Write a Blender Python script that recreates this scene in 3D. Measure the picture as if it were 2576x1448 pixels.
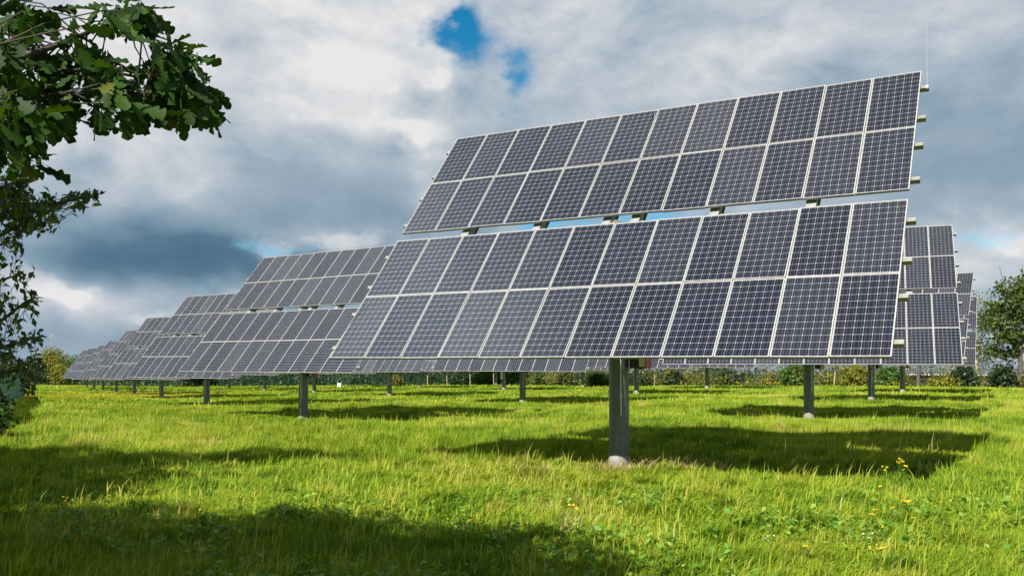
import bpy, math, random
import numpy as np
random.seed(7); RNG = np.random.default_rng(11)
for o in list(bpy.data.objects): bpy.data.objects.remove(o)
SC = bpy.context.scene; COL = SC.collection
R = math.radians
# ------------------------------------------------------------------ camera
PITCH = 0.96; FPX = 3625.1; HZ = 1449.0
cam = bpy.data.cameras.new("camera"); cam_o = bpy.data.objects.new("camera", cam); COL.objects.link(cam_o)
cam.sensor_width = 36; cam.lens = 36*FPX/4096; cam.shift_y = 236.7/4096; cam.shift_x = 7.7/4096
cam.clip_start = 0.05; cam.clip_end = 5000
cam_o.location = (0, 0, 0); cam_o.rotation_euler = (R(90+PITCH), 0, 0)
SC.camera = cam_o
# ------------------------------------------------------------------ sun, exposure
SUN = np.array([-.69, -.97, 1.0]); SUN /= np.linalg.norm(SUN)
sl = bpy.data.lights.new("sun", 'SUN'); sl.energy = 5.0; sl.angle = R(0.55); sl.color = (1, .95, .86)
so = bpy.data.objects.new("sun", sl); COL.objects.link(so)
from mathutils import Vector, Matrix
so.rotation_euler = Vector(SUN).to_track_quat('Z', 'Y').to_euler(); so.location = (-20, -30, 40)
vs = SC.view_settings; vs.view_transform = 'Standard'; vs.look = 'None'; vs.exposure = 1.2; CLOUD = .43; vs.gamma = 1; vs.use_curve_mapping = False
SC.cycles.max_bounces = 6; SC.cycles.transparent_max_bounces = 12; SC.cycles.use_denoising = True
SC.cycles.sample_clamp_indirect = 4

# ------------------------------------------------------------------ node helpers
class NT:
    def __init__(s, tree): s.t = tree; s.n = tree.nodes; s.l = tree.links
    def node(s, typ, **kw):
        n = s.n.new(typ)
        for k, v in kw.items(): setattr(n, k, v)
        return n
    def set(s, sock, v):
        if v is None: return
        if isinstance(v, bpy.types.NodeSocket): s.l.new(v, sock)
        else: sock.default_value = v
    def math(s, op, a, b=None, c=None, clamp=False):
        n = s.node('ShaderNodeMath', operation=op); n.use_clamp = clamp
        s.set(n.inputs[0], a); s.set(n.inputs[1], b); s.set(n.inputs[2], c); return n.outputs[0]
    def vmath(s, op, a, b=None, c=None, out=0):
        n = s.node('ShaderNodeVectorMath', operation=op)
        s.set(n.inputs[0], a); s.set(n.inputs[1], b)
        if c is not None: s.set(n.inputs[2], c)
        return n.outputs[out]
    def noise(s, vec, scale, detail=4, rough=.55, dist=0, out=0):
        n = s.node('ShaderNodeTexNoise'); s.set(n.inputs['Vector'], vec); n.inputs['Scale'].default_value = scale
        n.inputs['Detail'].default_value = detail; n.inputs['Roughness'].default_value = rough; n.inputs['Distortion'].default_value = dist
        return n.outputs[out]
    def ramp(s, fac, stops, interp='LINEAR'):
        n = s.node('ShaderNodeValToRGB'); cr = n.color_ramp; cr.interpolation = interp
        while len(cr.elements) < len(stops): cr.elements.new(.5)
        for e, (p, c) in zip(cr.elements, stops): e.position = p; e.color = (*c, 1) if len(c) == 3 else c
        s.set(n.inputs[0], fac); return n.outputs[0]
    def mix(s, fac, a, b, blend='MIX'):
        n = s.node('ShaderNodeMix', data_type='RGBA', blend_type=blend)
        s.set(n.inputs[0], fac); s.set(n.inputs[6], a if isinstance(a, bpy.types.NodeSocket) else (*a, 1)); s.set(n.inputs[7], b if isinstance(b, bpy.types.NodeSocket) else (*b, 1))
        return n.outputs[2]
    def smooth(s, x, lo, hi):
        n = s.node('ShaderNodeMapRange', interpolation_type='SMOOTHSTEP'); s.set(n.inputs[0], x)
        n.inputs[1].default_value = lo; n.inputs[2].default_value = hi; n.inputs[3].default_value = 0; n.inputs[4].default_value = 1
        if lo > hi: n.inputs[1].default_value = hi; n.inputs[2].default_value = lo; n.inputs[3].default_value = 1; n.inputs[4].default_value = 0
        return n.outputs[0]

# ------------------------------------------------------------------ world: Nishita sky behind broken cloud
def az_el(X, Y):                      # direction of a point of the sky, degrees
    x = (X-1283)/2279; z = (911-Y)/2279
    return math.degrees(math.atan(x)), math.degrees(math.atan(z/math.hypot(1, x)))
world = bpy.data.worlds.new("World"); SC.world = world; world.use_nodes = True
w = NT(world.node_tree); w.n.clear()
wout = w.node('ShaderNodeOutputWorld')
sky = w.node('ShaderNodeTexSky', sky_type='NISHITA'); sky.sun_disc = False
sky.sun_elevation = math.asin(SUN[2]); sky.sun_rotation = math.atan2(SUN[0], SUN[1]); sky.air_density = 1.0; sky.dust_density = .6; sky.ozone_density = 3
tc = w.node('ShaderNodeTexCoord'); D = tc.outputs['Generated']
sx = w.node('ShaderNodeSeparateXYZ'); w.l.new(D, sx.inputs[0])
az = w.math('MULTIPLY', w.math('ARCTAN2', sx.outputs[0], sx.outputs[1]), 180/math.pi)
el = w.math('MULTIPLY', w.math('ARCSINE', sx.outputs[2]), 180/math.pi)
cb = w.node('ShaderNodeCombineXYZ'); w.l.new(az, cb.inputs[0]); w.l.new(el, cb.inputs[1])
Dz = w.vmath('MULTIPLY', D, (1, 1, 1.7))                       # flatter cloud shapes
wn = w.noise(Dz, 4.5, 4, .5, 0, 1); wn2 = w.noise(Dz, 13, 4, .5, 0, 1)
warp = w.vmath('ADD', w.vmath('MULTIPLY', w.vmath('SUBTRACT', wn, (.5, .5, .5)), (7, 4, 0)), w.vmath('MULTIPLY', w.vmath('SUBTRACT', wn2, (.5, .5, .5)), (3.0, 2.2, 0)))
P = w.vmath('ADD', cb.outputs[0], warp)
patch_off = w.vmath('SUBTRACT', cb.outputs[0], (-70, 55, 0)); patch_off = w.vmath('MULTIPLY', patch_off, (1/13, 1/8, 0))
glow = w.math('POWER', 2.71828, w.math('MULTIPLY', w.vmath('DOT_PRODUCT', patch_off, patch_off, out=1), -1.0))           # bright cloud patch added high on the left, out of view, for panel sheen
def blobs(lst, acc=None):
    for X, Y, rx, ry, amp in lst:
        a, e = az_el(X, Y)
        q = w.vmath('MULTIPLY_ADD', P, (25.1/max(rx, 1), 25.1/max(ry, 1), 0), None)
        n = q.node; n.inputs[2].default_value = (-a*25.1/rx, -e*25.1/ry, 0)
        d2 = w.vmath('DOT_PRODUCT', q, q, out=1)
        g = w.math('POWER', 2.71828, w.math('MULTIPLY', d2, -0.6931))
        acc = w.math('MULTIPLY', g, amp) if acc is None else w.math('MULTIPLY_ADD', g, amp, acc)
    return acc
# (pixel in the 2575 wide view, half widths, brightness change)
Dc = w.vmath('ADD', Dz, w.vmath('MULTIPLY', w.vmath('SUBTRACT', wn, (.5, .5, .5)), (.10, .10, .10)))
nA = w.noise(Dc, 5.0, 9, .58); nB = w.noise(w.vmath('ADD', Dc, (-.022, -.006, .042)), 5.0, 9, .58)   # second sample toward the light: lit and shaded sides of the puffs
low = w.math('MULTIPLY', w.math('SUBTRACT', w.noise(Dz, 2.3, 3, .5, 0), .5), .28)
detail = w.math('MULTIPLY_ADD', w.math('SUBTRACT', nA, nB), 1.15, w.math('MULTIPLY', w.math('SUBTRACT', nA, .5), .60))
val = blobs([(740, 120, 150, 85, .36), (860, 230, 70, 60, .16), (1000, 60, 120, 60, .12), (420, 440, 60, 38, .20), (300, 420, 160, 60, .08), (212, 740, 34, 18, .34), (520, 770, 60, 16, .06), (300, 785, 90, 24, .04), (520, 770, 100, 26, .12), (150, 800, 220, 60, -.14), (800, 585, 110, 22, .30), (660, 632, 30, 14, .25),
             (930, 290, 90, 60, .10), (1085, 195, 34, 34, .26), (1060, 390, 46, 50, .20), (300, 80, 170, 130, .14), (330, 330, 120, 60, .08), (1500, 60, 260, 60, .05), (2150, 40, 320, 70, .10), (1750, 190, 200, 40, .06), (2490, 620, 90, 45, .24), (60, 690, 70, 60, .22), (1150, 480, 60, 50, .10),
             (420, 645, 220, 44, -.27), (620, 655, 130, 42, -.27), (210, 640, 90, 30, -.20), (640, 530, 260, 55, -.16), (330, 530, 180, 36, -.10), (930, 470, 130, 70, -.12), (560, 35, 40, 26, -.16), (700, 400, 160, 50, -.06), (2420, 420, 170, 100, -.18), (2000, 150, 150, 60, -.04), (1250, 330, 160, 70, -.08), (200, 860, 200, 30, -.10)])
damp = w.math('MULTIPLY_ADD', w.smooth(val, -.22, .10), .70, .30)      # smooth underside of the dark bank, puffy tops
val = w.math('ADD', w.math('MULTIPLY_ADD', detail, damp, low), w.math('ADD', val, .575))
puff = w.math('MULTIPLY_ADD', w.math('SUBTRACT', w.noise(Dz, 17, 6, .55), .5), 1.3, blobs([(205, 735, 36, 22, .70), (330, 800, 60, 16, .35), (560, 795, 110, 30, .45), (800, 592, 110, 26, .6), (1085, 195, 36, 36, .6), (660, 632, 30, 14, .6), (2500, 625, 80, 40, .5), (925, 285, 60, 46, .45), (1060, 390, 50, 40, .5), (90, 680, 60, 40, .5)]))
val = w.math('MULTIPLY_ADD', w.smooth(puff, .40, .66), .22, val)
ccol = w.ramp(val, [(0.0, (.070, .155, .245)), (.14, (.108, .205, .300)), (.34, (.235, .345, .445)), (.53, (.395, .485, .570)), (.72, (.575, .622, .680)), (.98, (.84, .83, .825))])
hole = blobs([(1158, 122, 44, 36, .80), (1205, 80, 24, 34, .55), (1345, 225, 30, 46, .58), (1310, 120, 34, 46, .34), (1560, 560, 190, 26, .75), (2440, 610, 60, 30, .5), (640, 615, 40, 12, .4), (15, 580, 50, 30, .5), (1225, 25, 26, 22, .35), (700, 620, 80, 12, .3)])
holem = w.smooth(w.math('ADD', hole, w.math('MULTIPLY', w.math('SUBTRACT', w.math('ADD', w.math('MULTIPLY', w.noise(Dz, 10, 7, .62), .6), w.math('MULTIPLY', w.noise(Dz, 26, 5, .6), .4)), .5), 2.5)), .20, .95)
# pale blue band low over the horizon, and broken blue elsewhere in the dome
lowb = w.math('MULTIPLY', w.math('SUBTRACT', 1, w.smooth(el, .5, 4.5)), .28)
rear = w.math('MULTIPLY', w.smooth(w.noise(D, 1.7, 5, .55), .42, .60), w.smooth(el, 30, 44))
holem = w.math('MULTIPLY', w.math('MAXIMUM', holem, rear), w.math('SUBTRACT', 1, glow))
sat = w.node('ShaderNodeHueSaturation'); sat.inputs['Hue'].default_value = .485; sat.inputs['Saturation'].default_value = 1.45; sat.inputs['Value'].default_value = 1.0
w.l.new(sky.outputs[0], sat.inputs['Color'])
bg1 = w.node('ShaderNodeBackground'); w.l.new(sat.outputs[0], bg1.inputs[0]); bg1.inputs[1].default_value = .050
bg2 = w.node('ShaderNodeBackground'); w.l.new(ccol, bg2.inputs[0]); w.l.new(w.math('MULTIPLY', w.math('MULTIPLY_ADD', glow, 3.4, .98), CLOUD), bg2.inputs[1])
mx = w.node('ShaderNodeMixShader'); w.l.new(holem, mx.inputs[0]); w.l.new(bg2.outputs[0], mx.inputs[1]); w.l.new(bg1.outputs[0], mx.inputs[2])
w.l.new(mx.outputs[0], wout.inputs[0])

# ------------------------------------------------------------------ object helpers
def tag(o, label=None, cat=None, group=None, kind=None):
    if label: o['label'] = label
    if cat: o['category'] = cat
    if group: o['group'] = group
    if kind: o['kind'] = kind
    return o
def empty(name, loc, rz=0):
    o = bpy.data.objects.new(name, None); COL.objects.link(o); o.location = loc; o.rotation_euler = (0, 0, rz); o.empty_display_size = .3
    return o
def link(name, me, parent=None, loc=None, rot=None):
    o = bpy.data.objects.new(name, me); COL.objects.link(o)
    if parent: o.parent = parent
    if loc is not None: o.location = loc
    if rot is not None: o.rotation_euler = rot
    return o
def mesh_np(name, V, F, mats, attr=None, smooth=False, uv=None, fm=None):
    """V (n,3); F list of (m,k) int arrays of faces with k corners"""
    me = bpy.data.meshes.new(name)
    V = np.ascontiguousarray(V, np.float32)
    me.vertices.add(len(V)); me.vertices.foreach_set('co', V.ravel())
    F = [np.asarray(f, np.int32) for f in F if len(f)]
    loops = np.concatenate([f.ravel() for f in F]); tot = np.concatenate([np.full(len(f), f.shape[1], np.int32) for f in F])
    st = np.concatenate([[0], np.cumsum(tot)[:-1]]).astype(np.int32)
    me.loops.add(len(loops)); me.loops.foreach_set('vertex_index', loops)
    me.polygons.add(len(tot)); me.polygons.foreach_set('loop_start', st)
    if attr is not None:
        a = me.attributes.new('tint', 'FLOAT', 'FACE'); a.data.foreach_set('value', np.asarray(attr, np.float32))
    if fm is not None: me.polygons.foreach_set('material_index', np.asarray(fm, np.int32))
    for m in mats: me.materials.append(m)
    me.update(calc_edges=True); me.validate()
    if smooth: me.polygons.foreach_set('use_smooth', np.ones(len(tot), bool))
    if uv is not None:
        l = me.uv_layers.new(name='UVMap'); l.data.foreach_set('uv', np.asarray(uv, np.float32).ravel())
    return me
class MB:
    """collects boxes, tubes and prisms into one mesh"""
    def __init__(s): s.v = []; s.f = []; s.m = []; s.sm = []
    def add(s, V, F, mi=0, smooth=False):
        b = len(s.v); s.v += [tuple(p) for p in V]; s.f += [tuple(i+b for i in f) for f in F]; s.m += [mi]*len(F); s.sm += [smooth]*len(F)
    def box(s, c, h, M=None, mi=0, bev=0):
        x, y, z = h
        if bev:
            pr = [(-x+bev, -y), (x-bev, -y), (x, -y+bev), (x, y-bev), (x-bev, y), (-x+bev, y), (-x, y-bev), (-x, -y+bev)]
            n = 8; V = [(p[0], p[1], -z) for p in pr]+[(p[0], p[1], z) for p in pr]
            F = [tuple(range(n-1, -1, -1)), tuple(range(n, 2*n))]+[(i, (i+1) % n, (i+1) % n+n, i+n) for i in range(n)]
        else:
            V = [(a, b, d) for d in (-z, z) for a, b in ((-x, -y), (x, -y), (x, y), (-x, y))]
            F = [(3, 2, 1, 0), (4, 5, 6, 7), (0, 1, 5, 4), (1, 2, 6, 5), (2, 3, 7, 6), (3, 0, 4, 7)]
        V = [Vector(p) for p in V]
        if M is not None: V = [M @ p for p in V]
        c = Vector(c); s.add([p+c for p in V], F, mi)
    def tube(s, pts, rads, n=8, mi=0, cap=True, smooth=True):
        pts = [Vector(p) for p in pts]; b = len(s.v); up = Vector((.13, .21, 1)).normalized(); V = []
        for i, p in enumerate(pts):
            t = (pts[min(i+1, len(pts)-1)]-pts[max(i-1, 0)]).normalized()
            a = t.cross(up)
            if a.length < .05: a = t.cross(Vector((1, 0, 0)))
            a.normalize(); bb = t.cross(a)
            for k in range(n):
                an = 2*math.pi*k/n; V.append(p+(a*math.cos(an)+bb*math.sin(an))*rads[i])
        F = [(i*n+k, i*n+(k+1) % n, (i+1)*n+(k+1) % n, (i+1)*n+k) for i in range(len(pts)-1) for k in range(n)]
        s.add(V, F, mi, smooth)
        if cap: s.add([V[k] for k in range(n)], [tuple(range(n))], mi); s.add(V[-n:], [tuple(range(n-1, -1, -1))], mi)
    def mesh(s, name, mats):
        me = bpy.data.meshes.new(name); me.from_pydata([tuple(v) for v in s.v], [], s.f)
        for m in (mats if isinstance(mats, (list, tuple)) else [mats]): me.materials.append(m)
        me.polygons.foreach_set('material_index', s.m); me.polygons.foreach_set('use_smooth', s.sm); me.update()
        import bmesh
        bm = bmesh.new(); bm.from_mesh(me); bmesh.ops.recalc_face_normals(bm, faces=bm.faces); bm.to_mesh(me); bm.free()
        return me
    def obj(s, name, mats, parent=None, loc=None, rot=None): return link(name, s.mesh(name, mats), parent, loc, rot)

# ------------------------------------------------------------------ materials
def mat(name):
    m = bpy.data.materials.new(name); m.use_nodes = True; t = NT(m.node_tree); t.n.clear()
    o = t.node('ShaderNodeOutputMaterial'); return m, t, o
def bsdf(t, o, color, rough=.6, metal=0, spec=.5, bump=None, bstr=.2, bdist=.01):
    p = t.node('ShaderNodeBsdfPrincipled'); t.set(p.inputs['Base Color'], color if isinstance(color, bpy.types.NodeSocket) else (*color, 1))
    t.set(p.inputs['Roughness'], rough); t.set(p.inputs['Metallic'], metal); p.inputs['Specular IOR Level'].default_value = spec
    if bump is not None:
        b = t.node('ShaderNodeBump'); b.inputs['Strength'].default_value = bstr; b.inputs['Distance'].default_value = bdist; t.l.new(bump, b.inputs['Height']); t.l.new(b.outputs[0], p.inputs['Normal'])
    if o is not None: t.l.new(p.outputs[0], o.inputs[0])
    return p
def plain(name, c1, c2, rough=.6, metal=0, scale=6, bstr=.15, spec=.5, detail=6):
    m, t, o = mat(name); g = t.node('ShaderNodeTexCoord').outputs['Object']
    n = t.noise(g, scale, detail, .6); n2 = t.noise(g, scale*9, 3, .6)
    f = t.math('ADD', t.math('MULTIPLY', n, .75), t.math('MULTIPLY', n2, .25))
    c = t.ramp(f, [(.3, c1), (.7, c2)])
    bsdf(t, o, c, t.math('MULTIPLY_ADD', n, .25, rough-.12), metal, spec, n2, bstr); return m
M_ALU = plain('anodised aluminium', (.28, .275, .265), (.38, .37, .355), .42, .3, 4, .03)
M_RAIL = plain('mill aluminium rail', (0.258, 0.2494, 0.215), (0.3956, 0.3784, 0.3268), .38, .55, 5, .03)
def steel(name, c1, c2):
    m, t, o = mat(name); g = t.node('ShaderNodeTexCoord').outputs['Object']
    n = t.noise(t.vmath('MULTIPLY', g, (9, 9, .7)), 1.2, 6, .65); n2 = t.noise(g, 16, 4, .65); n3 = t.noise(t.vmath('MULTIPLY', g, (22, 22, .5)), 1.0, 4, .6)
    c = t.ramp(t.math('ADD', t.math('MULTIPLY', n, .6), t.math('MULTIPLY', n2, .4)), [(.34, c1), (.66, c2)])
    c = t.mix(t.math('MULTIPLY', t.smooth(n3, .62, .78), .5), c, (.33, .34, .33)); c = t.mix(t.math('MULTIPLY', t.smooth(n, .60, .74), .35), c, (.10, .065, .04))
    bsdf(t, o, c, t.math('MULTIPLY_ADD', n, .3, .28), .5, .5, n2, .08); return m
M_STEEL = steel('dark galvanised steel', (0.08075, 0.095, 0.0931), (0.19, 0.2137, 0.209))
M_BRACK = plain('grey galvanised bracket', (.16, .17, .17), (.27, .28, .28), .5, .3, 9, .05)  # mid-grey galvanised tone for the rafters
M_SUNBASE = plain('sunlit post base', (.13, .125, .11), (.27, .265, .245), .85, 0, 9, .6)  # paler than the post steel: sunlight put into the colour of its base
M_WHITE = plain('white enamel', (0.63, 0.639, 0.648), (0.738, 0.738, 0.738), .4, 0, 3, .02)
M_RED = plain('red enamel', (.34, .02, .03), (.45, .035, .04), .4, 0, 3, .02)
M_BLACK = plain('black plastic', (.015, .016, .017), (.03, .03, .03), .45, 0, 8, .05)
M_BACK = plain('white backsheet', (.6, .6, .6), (.7, .7, .7), .5, 0, 3, .02)
M_WOOD = plain('pale stake wood', (.30, .21, .13), (.46, .34, .22), .8, 0, 9, .3)
M_BARK = plain('rough bark', (.035, .027, .019), (.10, .08, .06), .9, 0, 14, .8)
M_TWIG = plain('twig bark', (.018, .015, .011), (.045, .034, .025), .85, 0, 30, .3)
M_PBARK = plain('yellowish young bark', (.22, .18, .07), (.34, .28, .12), .8, 0, 12, .3)
M_STEM = plain('brown olive scrub stem', (.05, .045, .025), (.11, .095, .05), .85, 0, 12, .3)  # dark brown-olive bark of the scrub stems
M_STONE = plain('pale stone', (.30, .29, .26), (.46, .45, .41), .85, 0, 12, .4)
M_DWALL = plain('dark stained wall', (.014, .014, .013), (.03, .029, .026), .8, 0, 1.2, .2)
M_FPOST = plain('green coated fence post', (.01, .07, .05), (.02, .11, .085), .5, 0, 4, .05)

def cell_material():
    m, t, o = mat('monocrystalline cells under glass')
    uv = t.node('ShaderNodeUVMap'); uv.uv_map = 'UVMap'
    s = t.node('ShaderNodeSeparateXYZ'); t.l.new(uv.outputs[0], s.inputs[0]); u, v = s.outputs[0], s.outputs[1]
    fu = t.math('ABSOLUTE', t.math('SUBTRACT', t.math('FRACT', u), .5)); fv = t.math('ABSOLUTE', t.math('SUBTRACT', t.math('FRACT', v), .5))
    gap = t.math('MAXIMUM', t.math('GREATER_THAN', fu, .487), t.math('GREATER_THAN', fv, .485))
    gap = t.math('MAXIMUM', gap, t.math('GREATER_THAN', t.math('ADD', fu, fv), .905))
    out = t.math('MAXIMUM', t.math('GREATER_THAN', t.math('ABSOLUTE', t.math('SUBTRACT', u, 3)), 3.0), t.math('GREATER_THAN', t.math('ABSOLUTE', t.math('SUBTRACT', v, 6)), 6.0))
    gap = t.math('MAXIMUM', gap, out)
    bus = t.math('MULTIPLY', t.math('LESS_THAN', t.math('ABSOLUTE', t.math('SUBTRACT', fu, .22)), .009), t.math('SUBTRACT', 1, out))
    # each cell and each module a slightly different blue
    cid = t.vmath('FLOOR', uv.outputs[0]); oi = t.node('ShaderNodeObjectInfo')
    wn = t.node('ShaderNodeTexWhiteNoise', noise_dimensions='4D'); t.l.new(cid, wn.inputs[0]); t.l.new(oi.outputs['Random'], wn.inputs['W'])
    fac = t.math('ADD', t.math('MULTIPLY', wn.outputs[0], .55), t.math('MULTIPLY', oi.outputs['Random'], .45))
    cell = t.ramp(fac, [(.05, (.0010, .0019, .0072)), (.5, (.0019, .0031, .0122)), (.95, (.0042, .0057, .0175))])
    c = t.mix(gap, cell, (.27, .27, .27)); c = t.mix(bus, c, (.11, .11, .12))
    # thin film of dust on the glass, streaked down the slope
    g = t.node('ShaderNodeTexCoord').outputs['Object']; n = t.noise(t.vmath('MULTIPLY', t.vmath('ADD', g, t.vmath('MULTIPLY', oi.outputs['Location'], (1, 1, 1))), (2.5, .6, 1)), 1.4, 5, .6)
    c = t.mix(t.math('MULTIPLY_ADD', n, .030, t.math('MULTIPLY', t.math('POWER', oi.outputs['Random'], 3), .030)), c, (.40, .40, .40))
    p = bsdf(t, o, c, t.math('MULTIPLY_ADD', n, .12, .10), 0, .5); p.inputs['IOR'].default_value = 1.45
    return m
M_CELL = cell_material()

def leaf_material(name, stops, trans=.35, rough=.5, spec=.35, tcol=(1.25, 1.25, .5)):
    m, t, o = mat(name)
    a = t.node('ShaderNodeAttribute'); a.attribute_name = 'tint'
    c = t.ramp(a.outputs['Fac'], stops)
    p = bsdf(t, None, c, rough, 0, spec)
    tr = t.node('ShaderNodeBsdfTranslucent'); t.l.new(t.mix(1.0, c, tcol, 'MULTIPLY'), tr.inputs[0])
    mx = t.node('ShaderNodeMixShader'); mx.inputs[0].default_value = trans
    t.l.new(p.outputs[0], mx.inputs[1]); t.l.new(tr.outputs[0], mx.inputs[2]); t.l.new(mx.outputs[0], o.inputs[0]); return m
M_OAK = leaf_material('oak leaf', [(0, (.010, .027, .004)), (.5, (.021, .054, .006)), (.85, (.042, .084, .009)), (.95, (.12, .10, .02)), (1, (.16, .07, .015))], .30, .6, .15)
M_SMALL = leaf_material('small bush leaf', [(0, (.016, .036, .010)), (.5, (.046, .085, .016)), (.8, (.11, .145, .022)), (1, (.26, .22, .04))], .4, .45, .3)
M_BUSH = leaf_material('bush leaf', [(0, (.020, .055, .014)), (.5, (.050, .115, .022)), (1, (.12, .20, .035))], .3)
M_BUSHD = leaf_material('dark hedge leaf', [(0, (.007, .019, .008)), (.5, (.018, .040, .013)), (1, (.045, .07, .018))], .25)
M_BUSHY = leaf_material('yellowing leaf', [(0, (.07, .095, .014)), (.5, (.155, .165, .018)), (1, (.30, .24, .03))], .35)
M_OLIVE = leaf_material('olive tree leaf', [(0, (.022, .042, .010)), (.5, (.060, .095, .018)), (1, (.15, .18, .035))], .35)
M_WEED = leaf_material('broad weed leaf', [(0, (.08, .19, .02)), (.5, (.14, .27, .03)), (1, (.24, .36, .05))], .4)
M_PETAL = leaf_material('yellow petal', [(0, (.62, .42, .005)), (1, (.72, .56, .012))], .2, .6, .2, (1, 1, 1))
M_WPETAL = leaf_material('white petal', [(0, (.62, .60, .60)), (1, (.78, .76, .74))], .2, .6, .2, (1, 1, 1))
M_STRAW = leaf_material('dry straw', [(0, (.20, .12, .05)), (.5, (.36, .26, .12)), (1, (.55, .45, .24))], .25, .6, .2, (1, 1, .8))

def patch_noise(t):
    g = t.node('ShaderNodeNewGeometry').outputs['Position']
    gg = t.vmath('MULTIPLY', g, (1, .75, 0))
    return t.noise(gg, .16, 5, .6), t.noise(gg, .9, 4, .6)
def straw_patch(t, c):                     # a mown, yellowed stretch of the field at the far left
    g = t.node('ShaderNodeNewGeometry').outputs['Position']
    q = t.vmath('MULTIPLY', t.vmath('SUBTRACT', g, (-42, 88, 0)), (1/20, 1/22, 0)); d = t.math('SQRT', t.vmath('DOT_PRODUCT', q, q, out=1))
    d = t.math('MULTIPLY_ADD', t.noise(t.vmath('MULTIPLY', g, (1, 1, 0)), .12, 4, .6), .8, t.math('SUBTRACT', d, .4))
    return t.mix(t.math('MULTIPLY', t.smooth(d, 1.1, .4), .55), c, (.34, .28, .03))
def grass_material():
    m, t, o = mat('meadow grass blades')
    a = t.node('ShaderNodeAttribute'); a.attribute_name = 'tint'
    n1, n2 = patch_noise(t)
    f = t.math('ADD', t.math('MULTIPLY', a.outputs['Fac'], .50), t.math('ADD', t.math('MULTIPLY', n1, .95), t.math('MULTIPLY', n2, .40)))
    f = t.math('SUBTRACT', f, .40)
    c = t.ramp(f, [(.12, (0.0378, 0.1008, 0.0084)), (.36, (0.105, 0.189, 0.01176)), (.55, (.208, .290, .018)), (.76, (.318, .338, .040)), (.97, (0.4032, 0.3276, 0.1344))])
    c = straw_patch(t, c); p = bsdf(t, None, c, .65, 0, .10)
    tr = t.node('ShaderNodeBsdfTranslucent'); t.l.new(t.mix(1.0, c, (1.15, 1.15, .45), 'MULTIPLY'), tr.inputs[0])
    mx = t.node('ShaderNodeMixShader'); mx.inputs[0].default_value = .38
    t.l.new(p.outputs[0], mx.inputs[1]); t.l.new(tr.outputs[0], mx.inputs[2]); t.l.new(mx.outputs[0], o.inputs[0]); return m
M_GRASS = grass_material()
def ground_material():
    m, t, o = mat('meadow sward')
    n1, n2 = patch_noise(t); g = t.node('ShaderNodeNewGeometry').outputs['Position']
    n3 = t.noise(t.vmath('MULTIPLY', g, (1, .4, 1)), 6, 5, .7)
    f = t.math('ADD', t.math('MULTIPLY', n1, .5), t.math('ADD', t.math('MULTIPLY', n2, .3), t.math('MULTIPLY', n3, .45)))
    c = t.ramp(f, [(.38, (0.0462, 0.0924, 0.0084)), (.55, (0.105, 0.1554, 0.01176)), (.68, (0.1596, 0.1932, 0.01848)), (.85, (0.2184, 0.2016, 0.042))])
    c = straw_patch(t, c); bsdf(t, o, c, .9, 0, .1, n3, .8, .12); return m
M_GROUND = ground_material()
def net_material(name, col, open_):
    m, t, o = mat(name)
    uv = t.node('ShaderNodeTexCoord').outputs['Generated']; ob = t.node('ShaderNodeTexCoord').outputs['Object']
    wv = t.noise(ob, 1.3, 4, .6)
    p = bsdf(t, None, t.ramp(wv, [(.3, col), (.7, tuple(c*1.6 for c in col))]), .6)
    tr = t.node('ShaderNodeBsdfTransparent'); mx = t.node('ShaderNodeMixShader'); mx.inputs[0].default_value = open_
    t.l.new(p.outputs[0], mx.inputs[1]); t.l.new(tr.outputs[0], mx.inputs[2]); t.l.new(mx.outputs[0], o.inputs[0]); return m
M_NET = net_material('fine green fence mesh', (.006, .035, .022), .86)
M_TEAL = net_material('teal screening mesh', (.008, .10, .095), .12)
def roof_material():
    m, t, o = mat('grey sheet roofing'); g = t.node('ShaderNodeTexCoord').outputs['Object']
    s = t.node('ShaderNodeSeparateXYZ'); t.l.new(g, s.inputs[0])
    rib = t.math('GREATER_THAN', t.math('FRACT', t.math('MULTIPLY', s.outputs[0], .8)), .93)
    n = t.noise(g, .8, 5, .6); c = t.mix(rib, t.ramp(n, [(.3, (.06, .08, .105)), (.7, (.11, .135, .165))]), (.24, .27, .30))
    bsdf(t, o, c, .5, .1, .5); return m
M_ROOF = roof_material()

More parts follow.
